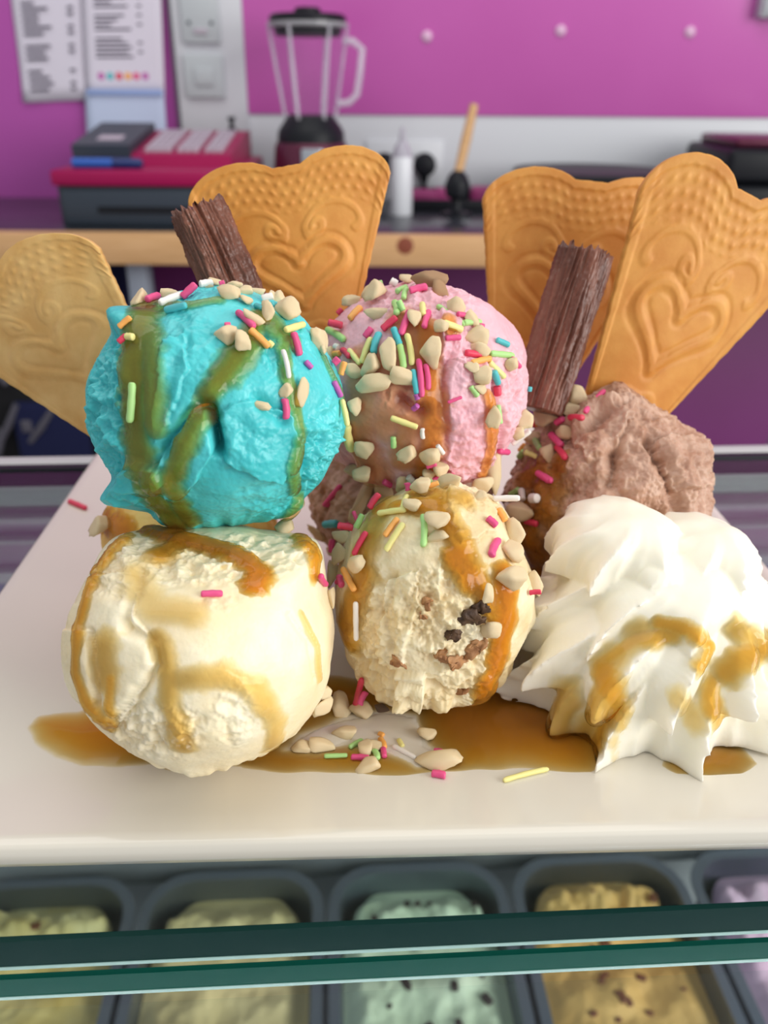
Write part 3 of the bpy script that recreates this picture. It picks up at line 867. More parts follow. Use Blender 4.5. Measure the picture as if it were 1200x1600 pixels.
S['van'] = scoop('van', 'large smooth white vanilla ice cream scoop at the front of the plate', 'vanilla_ice', (-4.62, 17.7, 3.22), (3.34, 3.25, 3.16), 8, 2,
    low=(.12, .42), grain=.006,
    rough=[(330, 860, 200, 46, .7), (240, 1140, 90, 45, .65), (365, 1110, 40, 60, .35), (180, 880, 60, 60, .5), (345, 935, 50, 22, .3)],
    crease=[([(200, 980), (235, 1000), (245, 1040), (215, 1085), (182, 1128)], .14, .22), ([(148, 990), (150, 1040), (158, 1095)], .10, .22), ([(222, 880), (205, 930), (196, 975)], .14, .2), ([(455, 960), (485, 1000), (490, 1060)], .1, .07)],
    flap=[([(100, 985), (115, 960), (150, 900), (215, 890), (205, 960), (225, 985), (245, 1030), (215, 1090), (180, 1140), (140, 1110), (110, 1060)], .16, 5), ([(100, 985), (150, 985), (152, 1040), (160, 1110), (130, 1090), (105, 1050)], .1, 4)],
    skirt=(.75, .4, .22), zmin=.01, push=[(480, 860, 90, (.45, 0, .45)), (200, 860, 70, (-.12, 0, .3))], ztop=(5.45, .6))
S['cook'] = scoop('cook', 'cream coloured ice cream scoop with dark cookie chunks at the middle', 'cookie_ice', (1.42, 19.9, 3.25), (2.75, 2.9, 3.32), 8, 3,
    low=(.2, .5), grain=.012,
    rough=[(690, 960, 90, 90, .65), (600, 970, 60, 90, .5), (560, 1050, 60, 50, .6), (730, 1050, 70, 60, .5), (700, 780, 90, 40, .3), (640, 1110, 50, 40, .7)],
    crease=[([(610, 900), (600, 960), (612, 1010)], .14, .2), ([(560, 1030), (620, 1060), (690, 1080)], .14, .2)],
    flap=[([(600, 900), (655, 890), (650, 960), (625, 1040), (590, 1030)], .14, 8), ([(700, 740), (770, 760), (775, 830), (720, 850), (700, 800)], .16, 8), ([(620, 1050), (665, 1050), (655, 1140), (630, 1140)], .3, 4)],
    skirt=(1.3, .5, .3), zmin=.01)
S['pink'] = scoop('pink', 'pink strawberry ice cream scoop at the top of the pile', 'pink_ice', (1.10, 24.4, 7.85), (3.28, 3.2, 3.12), 8, 4,
    low=(.2, .5), grain=.012,
    rough=[(720, 690, 60, 80, .35), (660, 470, 110, 40, .4), (800, 620, 30, 90, .4), (630, 620, 40, 30, .6), (735, 560, 50, 60, .35)],
    crease=[([(625, 622), (645, 638), (660, 640)], .16, .5), ([(700, 560), (690, 620), (700, 690)], .12, .16), ([(775, 600), (785, 660), (778, 720)], .14, .2)],
    flap=[([(695, 560), (760, 560), (765, 640), (770, 740), (700, 750), (700, 640)], .14, 6), ([(690, 470), (720, 500), (725, 570), (690, 560)], .12, 6)],
    skirt=(5.7, .5, .35))
S['choc'] = scoop('choc', 'crumbly pale brown chocolate ice cream scoop beside the whipped cream', 'chocolate_ice', (7.72, 25.75, 3.55), (3.38, 3.3, 3.45), 8, 5,
    low=(.42, .6), grain=.02, crumble=.40,
    crease=[([(850, 660), (900, 690), (940, 660), (980, 640)], .22, .3), ([(960, 700), (955, 760), (990, 800)], .2, .3), ([(1010, 690), (1040, 740), (1060, 800)], .2, .3)],
    flap=[([(1020, 690), (1060, 680), (1105, 700), (1100, 760), (1050, 770), (1030, 730)], .35, 8), ([(890, 680), (930, 640), (985, 650), (960, 700), (920, 720)], .3, 8)],
    skirt=(.9, .6, .5), zmin=.01, push=[(1085, 700, 45, (.35, 0, .15)), (970, 625, 45, (0, 0, .3))])
S['back'] = scoop('back', 'yellow custard ice cream scoop mostly hidden under the turquoise scoop', 'custard_ice', (-6.35, 24.3, 2.65), (2.9, 2.9, 2.65), 7, 6, low=(.2, .5), zmin=.01)
S['rear'] = scoop('rear', 'brown ice cream scoop mostly hidden under the pink scoop', 'chocolate_ice', (.6, 26.6, 3.1), (3.2, 3.0, 3.1), 7, 7, low=(.25, .5), crumble=.4, zmin=.01)

# ------------------------------------------------------------------ whipped cream
def bell(c, R, ztop, zrim, nf, phase, amp, seed, lean=(0, 0), droop=.35, tw=.09, xs=1.0):
    rg = random.Random(seed)
    nu, nt = 40, 220
    fa = [rg.uniform(.5, 1.15) for _ in range(nf)]; fd = [rg.uniform(-.5, .9) for _ in range(nf)]
    # irregular flute borders
    edges = np.cumsum([rg.uniform(.75, 1.3) for _ in range(nf)]); edges = edges/edges[-1]
    V = []
    th = np.linspace(0, 1, nt, endpoint=False)
    twist = tw
    H = ztop-zrim
    rowlist = []
    for j in range(nu+1):
        t = j/nu
        tt = (th+twist*math.sin(t*2.2)) % 1
        k = np.searchsorted(edges, tt) % nf
        lo = np.where(k > 0, edges[k-1], 0); hi = edges[k]
        f = (tt-lo)/(hi-lo)
        lobe = .75*(1-np.abs(np.sin(np.pi*f))**.9)+.1*(1-np.abs(np.sin(3*np.pi*f)))              # sharp ridges, rounded flutes between
        a = np.array(fa)[k]; dr = np.array(fd)[k]
        if t < .72:
            s = t/.72
            r = R*(math.sin(s*math.pi/2))**.82
            z = ztop-H*(s**1.9)
            w = s**1.0
        else:
            s = (t-.72)/.28
            r = R*(1-.62*s-.0*s); z = zrim-.18*math.sin(s*math.pi)+.25*s*H
            w = 1-.7*s
        rr = r*(1+amp*w*(a*lobe-.3))
        zz = z-droop*w*w*lobe*dr+.12*np.sin(tt*6.28*2+seed)*w
        ang = 2*np.pi*th+phase
        x = c[0]+xs*rr*np.cos(ang)+lean[0]*(1-t); y = c[1]+rr*np.sin(ang)+lean[1]*(1-t)
        rowlist.append(np.stack([x, y, zz], 1))
    V = np.concatenate(rowlist)
    Fs = []
    for j in range(nu):
        for k in range(nt):
            k2 = (k+1) % nt
            Fs.append([j*nt+k, (j+1)*nt+k, (j+1)*nt+k2, j*nt+k2])
    Fs.append(list(range(nt))); Fs.append([nu*nt+k for k in range(nt)][::-1])
    V = V+np.stack([.10*fbm(V*.8+seed, 2), .10*fbm(V*.8+seed+9, 2), .08*fbm(V*.9+seed+4, 2)], 1)
    return V, Fs
parts = [bell((7.9, 19.4), 3.2, 3.2, .1, 13, .3, .46, 1, droop=.3, tw=.10, xs=1.2),
         bell((7.7, 19.5), 3.2, 4.0, 1.5, 11, .9, .48, 2, (.1, .1), tw=.14, xs=1.15),
         bell((8.0, 20.0), 2.9, 4.9, 2.8, 10, .2, .48, 3, (0, .1), tw=.16, xs=1.1),
         bell((6.9, 20.4), 1.95, 5.9, 4.0, 8, .6, .46, 4, (-.1, .1), tw=.16),
         bell((9.1, 20.4), 1.75, 5.3, 3.9, 8, 1.2, .46, 5, (.2, .1), tw=.13),
         bell((7.6, 18.9), 1.1, 5.1, 3.7, 6, .5, .4, 6, (0, .4), tw=.1)]
V, Fs = join(parts)
V = V*np.array([1, 1, .95])+np.array([-.2, .45, 0])
V[:, 2] = np.maximum(V[:, 2], .01)
me = mesh_np('tmp_cream', V, Fs, 'cream')
ob = bpy.data.objects.new('tmp_cream', me); COL.objects.link(ob)
md = ob.modifiers.new('r', 'REMESH'); md.mode = 'VOXEL'; md.voxel_size = .00042
md2 = ob.modifiers.new('s', 'SMOOTH'); md2.iterations = 3; md2.factor = .5
dg = bpy.context.evaluated_depsgraph_get(); dg.update()
ev = ob.evaluated_get(dg); em = ev.to_mesh()
V = np.empty(len(em.vertices)*3); em.vertices.foreach_get('co', V); V = V.reshape(-1, 3)*100
em.calc_loop_triangles()
Ft = np.empty(len(em.loop_triangles)*3, dtype=np.int32); em.loop_triangles.foreach_get('vertices', Ft); Ft = Ft.reshape(-1, 3)
ev.to_mesh_clear(); bpy.data.objects.remove(ob, do_unlink=True)
o = put('whipped_cream', V, Ft, 'cream', loc=(7.5, 19.2, V[:, 2].min()))
tag(o, 'piped swirl of white whipped cream beside the chocolate scoop', 'whipped cream')
HITS.append(('cream', BVHTree.FromPolygons(V.tolist(), Ft.tolist())))
S['cream'] = dict(o=o, V=V, F=Ft, N=vnorm(V, Ft), seed=9)
HITS.append(('plate', BVHTree.FromPolygons([list(p) for p in plateV], plateF)))

def hit(px, py):
    d = ray(px, py).normalized(); best = None
    for nm, b in HITS:
        loc, n, i, dist = b.ray_cast(CAM, d)
        if loc is not None and (best is None or dist < best[3]):
            best = (nm, loc, n, dist)
    return best
def near(px, py, ref=None):
    """surface under a pixel, or the nearest surface to that line of sight"""
    h = hit(px, py)
    if h and h[0] != 'plate': return h
    lim = .3 if h else .8
    d = ray(px, py).normalized(); best = None
    for nm, b in HITS:
        if nm == 'plate': continue
        for t in np.arange(18, 34, .4):
            loc, n, i, dist = b.find_nearest(CAM+d*t)
            if loc is not None and dist < lim and (best is None or dist < best[3]):
                best = (nm, loc, n, dist)
    return best or h

# ------------------------------------------------------------------ caramel on the scoops
COATS = []
def drizzle(key, strokes, thick=.07):
    s = S[key]; V, N, Fc = s['V'], s['N'], s['F']
    bv = dict(HITS)[key]
    m = np.zeros(len(V)); th = np.zeros(len(V))
    nz = fbm(V*2.2+31, 3)
    for (poly, rpx, dep) in strokes:
        pts = []
        for (x, y) in resample(poly, 6) if len(poly) > 1 else poly:
            loc, n, i, dist = bv.ray_cast(CAM, ray(x, y).normalized())
            if loc is not None: pts.append((loc[:], dist))
        if not pts: continue
        rc = rpx/F*np.mean([p[1] for p in pts])
        A = np.array([p[0] for p in pts])
        lo, hi = A.min(0)-rc*1.4, A.max(0)+rc*1.4
        idx = np.where(((V > lo) & (V < hi)).all(1))[0]
        dm = np.full(len(idx), 99.)
        for a in A:
            dm = np.minimum(dm, ((V[idx]-a)**2).sum(1))
        q = 1-np.sqrt(dm)/(rc*1.12)*(1+.3*nz[idx])
        val = np.clip(q, -1, 1)
        m[idx] = np.maximum(m[idx], np.maximum(val, 0)*1.0)
        th[idx] = np.maximum(th[idx], sstep(0, .85, val)*dep)
    use = m > 0
    fm = use[Fc].any(1)
    Fs = Fc[fm]
    ids, inv = np.unique(Fs, return_inverse=True)
    prof = sstep(0, .7, m[ids])
    F3 = inv.reshape(-1, 3)
    # syrup levels out the pits of the surface it covers
    e = np.concatenate([F3[:, [0, 1]], F3[:, [1, 2]], F3[:, [2, 0]]]); e = np.concatenate([e, e[:, ::-1]])
    cnt = np.maximum(np.bincount(e[:, 0], minlength=len(ids)), 1)
    B = V[ids].copy()
    keep = sstep(0, .25, m[ids])[:, None]
    for it in range(80):
        A_ = np.stack([np.bincount(e[:, 0], B[e[:, 1], a], len(ids)) for a in range(3)], 1)/cnt[:, None]
        B = B*(1-keep*.7)+A_*keep*.7
    Nb = N[ids].copy(); d = np.maximum(((V[ids]-B)*Nb).sum(1), 0)
    for it in range(6):
        d2 = d.copy(); np.maximum.at(d2, e[:, 0], d[e[:, 1]]); d = d2
    for it in range(25):
        d = np.bincount(e[:, 0], d[e[:, 1]], len(ids))/cnt
        Nb = np.stack([np.bincount(e[:, 0], Nb[e[:, 1], a], len(ids)) for a in range(3)], 1); Nb /= np.maximum(np.linalg.norm(Nb, axis=1), 1e-9)[:, None]
    B = B+Nb*(d*keep[:, 0])[:, None]
    P = B+Nb*((prof*thick*(.35+.5*np.clip(th[ids], 0, 2))+.04*prof-.008)[:, None])
    o = put('caramel_drizzle', P, F3, 'caramel', s['o'], loc=tuple(P.mean(0)), th=th[ids])
    o['label'] = 'glossy amber caramel sauce running down'
    COATS.append((key, BVHTree.FromPolygons(P.tolist(), F3.tolist())))
drizzle('turq', [([(232, 482), (212, 530), (207, 600), (212, 680), (226, 740), (252, 790), (275, 818)], 34, 1.0), ([(235, 520), (238, 600), (240, 660)], 26, .8),
                 ([(405, 495), (388, 530), (362, 572), (330, 612), (308, 655), (285, 705), (270, 748), (285, 795), (300, 815)], 22, 1.0), ([(385, 540), (350, 585)], 32, .8),
                 ([(440, 520), (446, 580), (462, 640), (468, 690), (458, 740), (465, 785), (445, 818)], 15, .7),
                 ([(505, 560), (530, 610), (542, 660), (538, 730), (512, 785)], 9, .6), ([(225, 482), (290, 478), (340, 470)], 11, .6), ([(420, 500), (450, 535)], 26, .7)])
drizzle('van', [([(235, 828), (290, 845), (350, 862), (388, 880), (404, 900), (398, 915)], 25, 2.3), ([(200, 838), (165, 875), (138, 925), (122, 990), (118, 1050), (140, 1105), (170, 1132)], 14, 1.1),
                ([(250, 1000), (263, 1040), (268, 1100), (290, 1165)], 22, .5), ([(285, 1062), (345, 1055), (400, 1075), (432, 1130), (425, 1178)], 24, .38), ([(160, 1010), (165, 1060)], 34, .45),
                ([(470, 842), (492, 868), (490, 895)], 18, 1.3), ([(176, 1060), (172, 1100), (178, 1135)], 11, .9), ([(290, 845), (250, 870)], 28, 1.0), ([(210, 900), (240, 950), (300, 960)], 30, .25), ([(470, 960), (495, 1010), (498, 1060)], 9, .35)])
drizzle('pink', [([(668, 515), (668, 570), (678, 640), (676, 690), (664, 738)], 27, .85), ([(565, 630), (560, 690), (585, 735)], 46, .34), ([(600, 570), (620, 620), (600, 660)], 46, .3), ([(640, 660), (630, 720)], 34, .35),
                 ([(765, 620), (770, 690), (752, 738)], 14, .9), ([(630, 500), (650, 540)], 30, .4), ([(560, 560), (560, 600)], 30, .3), ([(700, 500), (705, 520)], 14, .8)])
drizzle('cook', [([(620, 790), (680, 790), (712, 840), (735, 890), (765, 935), (780, 960)], 24, 1.0), ([(715, 870), (735, 905)], 30, 1.6), ([(570, 900), (548, 960), (545, 1000)], 34, .7), ([(790, 900), (792, 960), (775, 1040), (750, 1095)], 28, 1.7),
                 ([(600, 780), (580, 840), (560, 880)], 34, .6), ([(650, 770), (720, 780)], 26, .5)])
drizzle('choc', [([(825, 735), (858, 760), (850, 795)], 36, .7), ([(815, 800), (822, 850), (840, 900)], 34, 1.2), ([(870, 740), (880, 720)], 20, .9)])
drizzle('back', [([(165, 815), (200, 830)], 25, 1.0)])
drizzle('cream', [([(1030, 972), (1078, 985), (1108, 1010), (1092, 1042)], 16, 1.0), ([(940, 1035), (990, 1002), (1050, 992)], 20, .8), ([(945, 1050), (962, 1100), (935, 1165), (925, 1190)], 28, 1.0),
                  ([(1108, 1070), (1118, 1125)], 20, .9), ([(890, 1075), (862, 1170)], 30, .55), ([(935, 1090), (905, 1185)], 34, .6), ([(1000, 985), (960, 1040)], 26, .45), ([(1150, 985), (1195, 1010)], 26, .6), ([(1060, 1090), (1090, 1130)], 20, .35), ([(1135, 1050), (1190, 1012), (1230, 1000)], 26, .9)])

HITS += COATS                      # toppings lie on the syrup where there is some
# ------------------------------------------------------------------ sauce pools on the plate
def pool(name, label, cat, poly, m, H, th0, hole=None, edge=.35, res=.07, rag=.16, group=None):
    P2 = np.array([atZ(x, y, 0)[:2] for x, y in poly])
    lo, hi = P2.min(0)-.2, P2.max(0)+.2
    xs = np.arange(lo[0], hi[0], res); ys = np.arange(lo[1], hi[1], res)
    X, Yg = np.meshgrid(xs, ys); x, y = X.ravel(), Yg.ravel()
    sd = pip_sd(x, y, [tuple(p) for p in P2])
    nn = pnoise(np.stack([x*.9, y*.9, np.zeros(len(x))+5], 1))
    sd = sd+rag*nn
    if hole:
        H2 = [tuple(atZ(a, b, 0)[:2]) for a, b in hole]
        sd = np.minimum(sd, -pip_sd(x, y, H2)+rag*nn)
    k = 1-np.exp(-np.maximum(sd, 0)/edge)
    z = np.where(sd > 0, .012+H*k, -.02)
    th = th0*k
    V = np.stack([x, y, z], 1)
    idx = np.arange(len(x)).reshape(X.shape)
    Fq = np.stack([idx[:-1, :-1], idx[:-1, 1:], idx[1:, 1:], idx[1:, :-1]], -1).reshape(-1, 4)
    Fq = Fq[(sd[Fq] > 0).any(1)]
    ids, inv = np.unique(Fq, return_inverse=True)
    o = put(name, V[ids], inv.reshape(-1, 4), m, th=th[ids])
    tag(o, label, cat, group)
    return o
hole = [(448, 1172), (470, 1150), (540, 1122), (600, 1112), (650, 1120), (665, 1165), (700, 1190), (650, 1198), (600, 1172), (550, 1160), (500, 1172)]
pool('caramel_pool', 'large dark amber caramel pool under the front scoops on the plate', 'sauce',
     [(42, 1138), (60, 1120), (120, 1112), (180, 1090), (400, 1040), (560, 1060), (780, 1040), (900, 1090), (945, 1150), (948, 1195), (930, 1214), (870, 1212), (800, 1205), (690, 1214), (600, 1216), (520, 1214), (420, 1210), (375, 1200), (330, 1196), (300, 1208), (262, 1210), (235, 1200), (130, 1200), (85, 1186), (52, 1160)],
     'caramel', .12, 2.1, hole, edge=.9)
pool('caramel_pool', 'small amber caramel puddle at the front edge of the whipped cream', 'sauce',
     [(1030, 1198), (1045, 1172), (1100, 1158), (1160, 1165), (1187, 1195), (1165, 1216), (1110, 1222), (1055, 1216)], 'caramel', .14, 1.5, None, edge=.5, rag=.06)
pool('caramel_pool', 'thin amber caramel puddle on the plate beyond the whipped cream', 'sauce',
     [(1120, 1170), (1150, 1100), (1190, 1050), (1280, 1030), (1290, 1090), (1210, 1130), (1170, 1165)], 'caramel', .08, .9, None, edge=.7)
pool('melted_ice_cream', 'thin whitish puddle of melted ice cream between caramel and cookie scoop', 'puddle', [(452, 1170), (470, 1152), (540, 1124), (600, 1114), (648, 1122), (663, 1165), (696, 1188), (650, 1195), (600, 1170), (550, 1158), (500, 1170)], 'melt', .05, 1, None, edge=.3)

# ------------------------------------------------------------------ cookie chunks in the middle scoop
def nugget(seed, n=10, el=(1, .8, .6), sub=3):
    rg = random.Random(seed); D, Fc = ICO[sub]
    acc = np.zeros(len(D))
    for k in range(n):                       # chopped: a few flat cuts with softened edges
        v = Vector((rg.gauss(0, 1), rg.gauss(0, 1), rg.gauss(0, 1))).normalized()
        acc += np.maximum(0, (D @ np.array(v))/rg.uniform(.62, 1.0))**16
    acc += .6**16
    V = D*(acc**(-1/16.))[:, None]
    V = V*(1+.04*fbm(D*3+seed, 2))[:, None]*np.array(el)
    V = V/np.abs(V).max(0)
    return V, Fc
for k, (px, py, w, h, m) in enumerate(((735, 965, 42, 34, 'dark_chunk'), (748, 950, 30, 22, 'dark_chunk'), (706, 992, 26, 24, 'dark_chunk'), (715, 1035, 40, 22, 'biscuit_chunk'), (668, 942, 18, 18, 'biscuit_chunk'), (660, 962, 14, 12, 'biscuit_chunk'),
                                    (690, 1025, 26, 24, 'biscuit_chunk'), (722, 1078, 20, 18, 'biscuit_chunk'), (745, 1010, 34, 30, 'biscuit_chunk'), (620, 1035, 22, 16, 'biscuit_chunk'))):
    h_ = hit(px, py)
    if not h_ or h_[0] != 'cook': continue
    V, Fs = nugget(k+40, 12, (1, 1, .8), 4)
    sc = h_[3]/F*.62
    ax = np.array(h_[2].to_track_quat('Z', 'Y').to_matrix())
    V = (V*np.array([w*sc, h*sc, .6*h*sc])) @ ax.T + np.array(h_[1]) + np.array(h_[2])*(.05*h*sc)
    V = V+.10*np.stack([fbm(V*5+j*7, 3) for j in range(3)], 1)
    put('cookie_chunk', V, Fs, m, S['cook']['o'], loc=tuple(V.mean(0)))

# ================================================================== WAFERS
def relief(n, m):
    a, b = np.meshgrid(np.linspace(-1, 1, n), np.linspace(0, 1, m))
    a, b = a.ravel(), b.ravel()
    X = a*3.3*(.34+.66*b); Yv = b*7.6
    def dist(pts):
        pts = np.array(pts); d = np.full(len(X), 99.)
        for p, q in zip(pts[:-1], pts[1:]):
            e = q-p; t = np.clip(((X-p[0])*e[0]+(Yv-p[1])*e[1])/(e@e+1e-9), 0, 1)
            d = np.minimum(d, np.hypot(X-p[0]-t*e[0], Yv-p[1]-t*e[1]))
        return d
    h = np.zeros(len(X))
    heart = []
    for k in range(61):
        t = 2*math.pi*k/60
        heart.append((.098*16*math.sin(t)**3, 3.75+.072*(13*math.cos(t)-5*math.cos(2*t)-2*math.cos(3*t)-math.cos(4*t))))
    d = dist(heart)
    h += .075*np.exp(-(d/.13)**4)-.05*np.exp(-((d-.27)/.08)**2)
    for s in (-1, 1):
        sp = []
        for k in range(34):           # big arch ending in curls either side of the middle
            t = k/33; ang = math.radians(-40+235*t)
            sp.append((s*(1.25+.92*math.cos(ang)), 5.32+.55*math.sin(ang)))
        for k in range(20):
            t = k/19; ang = math.radians(195+330*t); r = .33*(1-.55*t)
            sp.append((s*(.67+r*math.cos(ang)), 5.2+r*math.sin(ang)))
        d = dist(sp)
        h += .06*np.exp(-(d/.12)**4)
        h += .06*np.exp(-(np.hypot(X-s*.6, Yv-5.2)/.2)**2)
        sp = [(s*(.25+.5*math.cos(math.radians(x))), 1.35+.42*math.sin(math.radians(x))) for x in range(-60, 200, 12)]
        h += .05*np.exp(-(dist(sp)/.11)**4)
    band = sstep(.775, .80, b)*(1-sstep(.955, .975, b))+(1-sstep(.10, .13, b))*.7
    gx, gy = X/.36, Yv/.36
    row = np.floor(gy); gx = gx+.5*(row % 2)
    fx, fy = gx-np.floor(gx)-.5, gy-row-.5
    h += band*.075*np.exp(-((fx*.36)**2+(fy*.36)**2)/.008)
    h += .07*sstep(.955, .97, b)
    h += .06*sstep(.93, .95, np.abs(a))
    return h.reshape(m, n)
RN, RM = 170, 210
REL = relief(RN, RM)
def wafer(label, cpx, depth, yaw, lean, L, R, BL, BR, lobe, notch, m, bend=.25, relh=.62):
    p0 = atD(cpx[0], cpx[1], depth)
    n = Vector((math.sin(math.radians(yaw)), -math.cos(math.radians(yaw))*math.cos(math.radians(lean)), math.sin(math.radians(lean)))).normalized()
    def pl(px, py):
        d = ray(px, py); t = (p0-CAM).dot(n)/d.dot(n); return CAM+d*t
    l, r, bl, br = [pl(*q) for q in (L, R, BL, BR)]
    up = ((l+r)/2-(bl+br)/2).normalized()
    u = np.linspace(-1, 1, RN); tt = np.linspace(0, 1, RM)
    # two-lobed scalloped top
    hs = lobe*np.sqrt(np.clip(1-((np.abs(u)-.5)/.5)**2, 0, 1))**1.0
    hs = np.maximum(hs, notch*(1-np.abs(u)**2.5))+.02*pnoise(np.stack([u*14, u*0+cpx[0], u*0], 1))
    edge = .035*pnoise(np.stack([tt*22, tt*0+cpx[0], tt*0], 1))
    A = np.array
    base = A(bl)[None]*(1-(u[:, None]+1)/2)+A(br)[None]*((u[:, None]+1)/2)
    top = A(l)[None]*(1-(u[:, None]+1)/2)+A(r)[None]*((u[:, None]+1)/2)+A(up)[None]*hs[:, None]
    P = base[None]*(1-tt[:, None, None])+top[None]*tt[:, None, None]
    right = (r-l).normalized()
    P = P+A(right)[None, None]*(edge[:, None]*np.sign(u)[None]*np.abs(u)[None]**6)[..., None]
    P = P-A(n)[None, None]*(bend*(u**2))[None, :, None]
    nn = A(n)[None, None]
    Vf = P+nn*(REL*relh)[..., None]
    Vb = P-nn*.16
    V = np.concatenate([Vf.reshape(-1, 3), Vb.reshape(-1, 3)])
    idx = np.arange(RN*RM).reshape(RM, RN); N = RN*RM
    f1 = np.stack([idx[:-1, :-1], idx[:-1, 1:], idx[1:, 1:], idx[1:, :-1]], -1).reshape(-1, 4)
    f2 = f1[:, ::-1]+N
    ring = np.concatenate([idx[0, :-1], idx[:-1, -1], idx[-1, :0:-1], idx[:0:-1, 0]])
    r2 = np.roll(ring, -1)
    f3 = np.stack([ring, ring+N, r2+N, r2], -1)
    o = put('wafer_fan', V, np.concatenate([f1, f2, f3]), m)
    tag(o, label, 'wafer', 'fan wafers in the sundae')
wafer('golden fan wafer standing upright between turquoise and pink scoops', (470, 430), 27.2, 4, 10, (293, 325), (611, 270), (440, 580), (540, 575), 1.05, .72, 'wafer')
wafer('pale fan wafer leaning outward behind the turquoise scoop', (90, 520), 25.2, -12, 6, (-118, 520), (146, 388), (175, 712), (262, 635), 1.15, .7, 'wafer_pale', relh=.4)
wafer('golden fan wafer behind the chocolate flake next to pink scoop', (880, 420), 30.3, 6, 8, (757, 310), (1062, 342), (772, 600), (868, 640), 1.25, .95, 'wafer')
wafer('large golden fan wafer stuck at a slant into the chocolate scoop', (1050, 450), 27.6, 10, 4, (1006, 295), (1262, 424), (902, 690), (992, 712), 1.75, 1.25, 'wafer')

# ================================================================== FLAKES
def flake(label, top, bot, w, depth_t, depth_b, seed, roll=0):
    a = atD(*top, depth_t); b = atD(*bot, depth_b)
    ax = (a-b); L = ax.length; ax.normalize()
    view = (CAM-a).normalized()
    s = ax.cross(view).normalized(); t = s.cross(ax).normalized()
    R = Matrix.Rotation(math.radians(roll), 3, ax); s = R @ s; t = R @ t
    n, m = 220, 150
    ang = np.linspace(0, 2*np.pi, n, endpoint=False)
    # crumpled square section: folded chocolate ribbons
    sq = (np.abs(np.cos(ang))**5+np.abs(np.sin(ang))**5)**(-1/5.)
    rg = np.random.RandomState(seed)
    rows = []
    for j in range(m+1):
        v = j/m
        q = np.stack([np.cos(ang)*5.5+seed, np.sin(ang)*5.5, np.full(n, v*1.1+seed)], 1)
        q2 = np.stack([np.cos(ang)*13+seed, np.sin(ang)*13, np.full(n, v*2.2)], 1)
        rid = -np.abs(pnoise(q))*.30+.05-np.abs(pnoise(q2))*.13
        q3 = np.stack([np.cos(ang)*3, np.sin(ang)*3, np.full(n, v*9)], 1)
        r = w/2*(sq*.9+rid+.06*pnoise(q3)+.03*fbm(q2*2+np.array([0, 0, v*30]), 2))
        zz = np.full(n, v*L)
        if j == m: zz = zz+.28*pnoise(q2*.7)+.1
        rows.append(np.array(b)[None]+np.outer(r*np.cos(ang), np.array(s))+np.outer(r*np.sin(ang)*.85, np.array(t))+np.outer(zz, np.array(ax)))
    # ragged layered end
    for k in (.8, .6, .4, .2):
        q2 = np.stack([np.cos(ang)*9*k+seed, np.sin(ang)*9*k, np.full(n, 3.)], 1)
        zz = L+.06+.22*pnoise(q2*1.4)-.06*(1-k)
        rows.append(np.array(b)[None]+np.outer(w/2*sq*.85*k*np.cos(ang), np.array(s))+np.outer(w/2*sq*.85*k*np.sin(ang)*.85, np.array(t))+np.outer(zz, np.array(ax)))
    M = len(rows); V = np.concatenate(rows)
    idx = np.arange(M*n).reshape(M, n); i2 = np.roll(idx, -1, 1)
    Fq = np.stack([idx[:-1], i2[:-1], i2[1:], idx[1:]], -1).reshape(-1, 4).tolist()
    Fq.append(list(range(n))[::-1]); Fq.append(list(idx[-1]))
    o = put('chocolate_flake', V, Fq, 'flake_chocolate')
    tag(o, label, 'chocolate flake', 'chocolate flakes')
flake('dark crumbly chocolate flake stick standing behind the turquoise scoop', (310, 333), (385, 500), 1.72, 24.6, 25.2, 3, 22)
flake('crumbly chocolate flake stick leaning between pink and chocolate scoops', (914, 400), (838, 640), 1.75, 26.6, 26.9, 8, -28)

# ================================================================== SPRINKLES AND NUTS
SPM = {}
def sprinkle_mesh(color, var):
    k = (color, var)
    if k in SPM: return SPM[k]
    rg = random.Random(var*7+3)
    pts = []; rad = []
    bend = (0, .05, .10)[var % 3]
    zs = (-.5, -.47, -.40, -.2, 0, .2, .40, .47, .5); rs = (.55, .85, 1, .95, 1.02, .96, 1, .85, .55)
    for z, r in zip(zs, rs):
        pts.append((bend*(1-4*z*z), 0, z)); rad.append(.5*r*rg.uniform(.94, 1.04))
    # unit diameter, unit length: rings stacked along z
    V = []; Fs = []; n = 9
    for p, r in zip(pts, rad):
        for i in range(n):
            a = 2*math.pi*i/n; V.append((p[0]*2+r*math.cos(a), r*math.sin(a), p[2]))
    for j in range(len(pts)-1):
        for i in range(n):
            i2 = (i+1) % n; Fs.append([j*n+i, j*n+i2, (j+1)*n+i2, (j+1)*n+i])
    Fs.append(list(range(n))[::-1]); Fs.append([(len(pts)-1)*n+i for i in range(n)])
    SPM[k] = mesh_np('sugar_strand', np.array(V)*100, Fs, 'sugar_'+color)
    return SPM[k]
NUTM = {}
def nut_mesh(var, m='nut'):
    k = (var, m)
    if k not in NUTM:
        V, Fs = nugget(var+5, 9 if var % 2 else 12, (1, .7, .55))
        NUTM[k] = mesh_np('chopped_nut', V*100, Fs, m)
    return NUTM[k]
WORD = {'teal': 'turquoise', 'pink': 'pink', 'red': 'raspberry red', 'yellow': 'pale yellow', 'green': 'pale green', 'orange': 'orange', 'white': 'white', 'purple': 'lilac'}
count = [0]
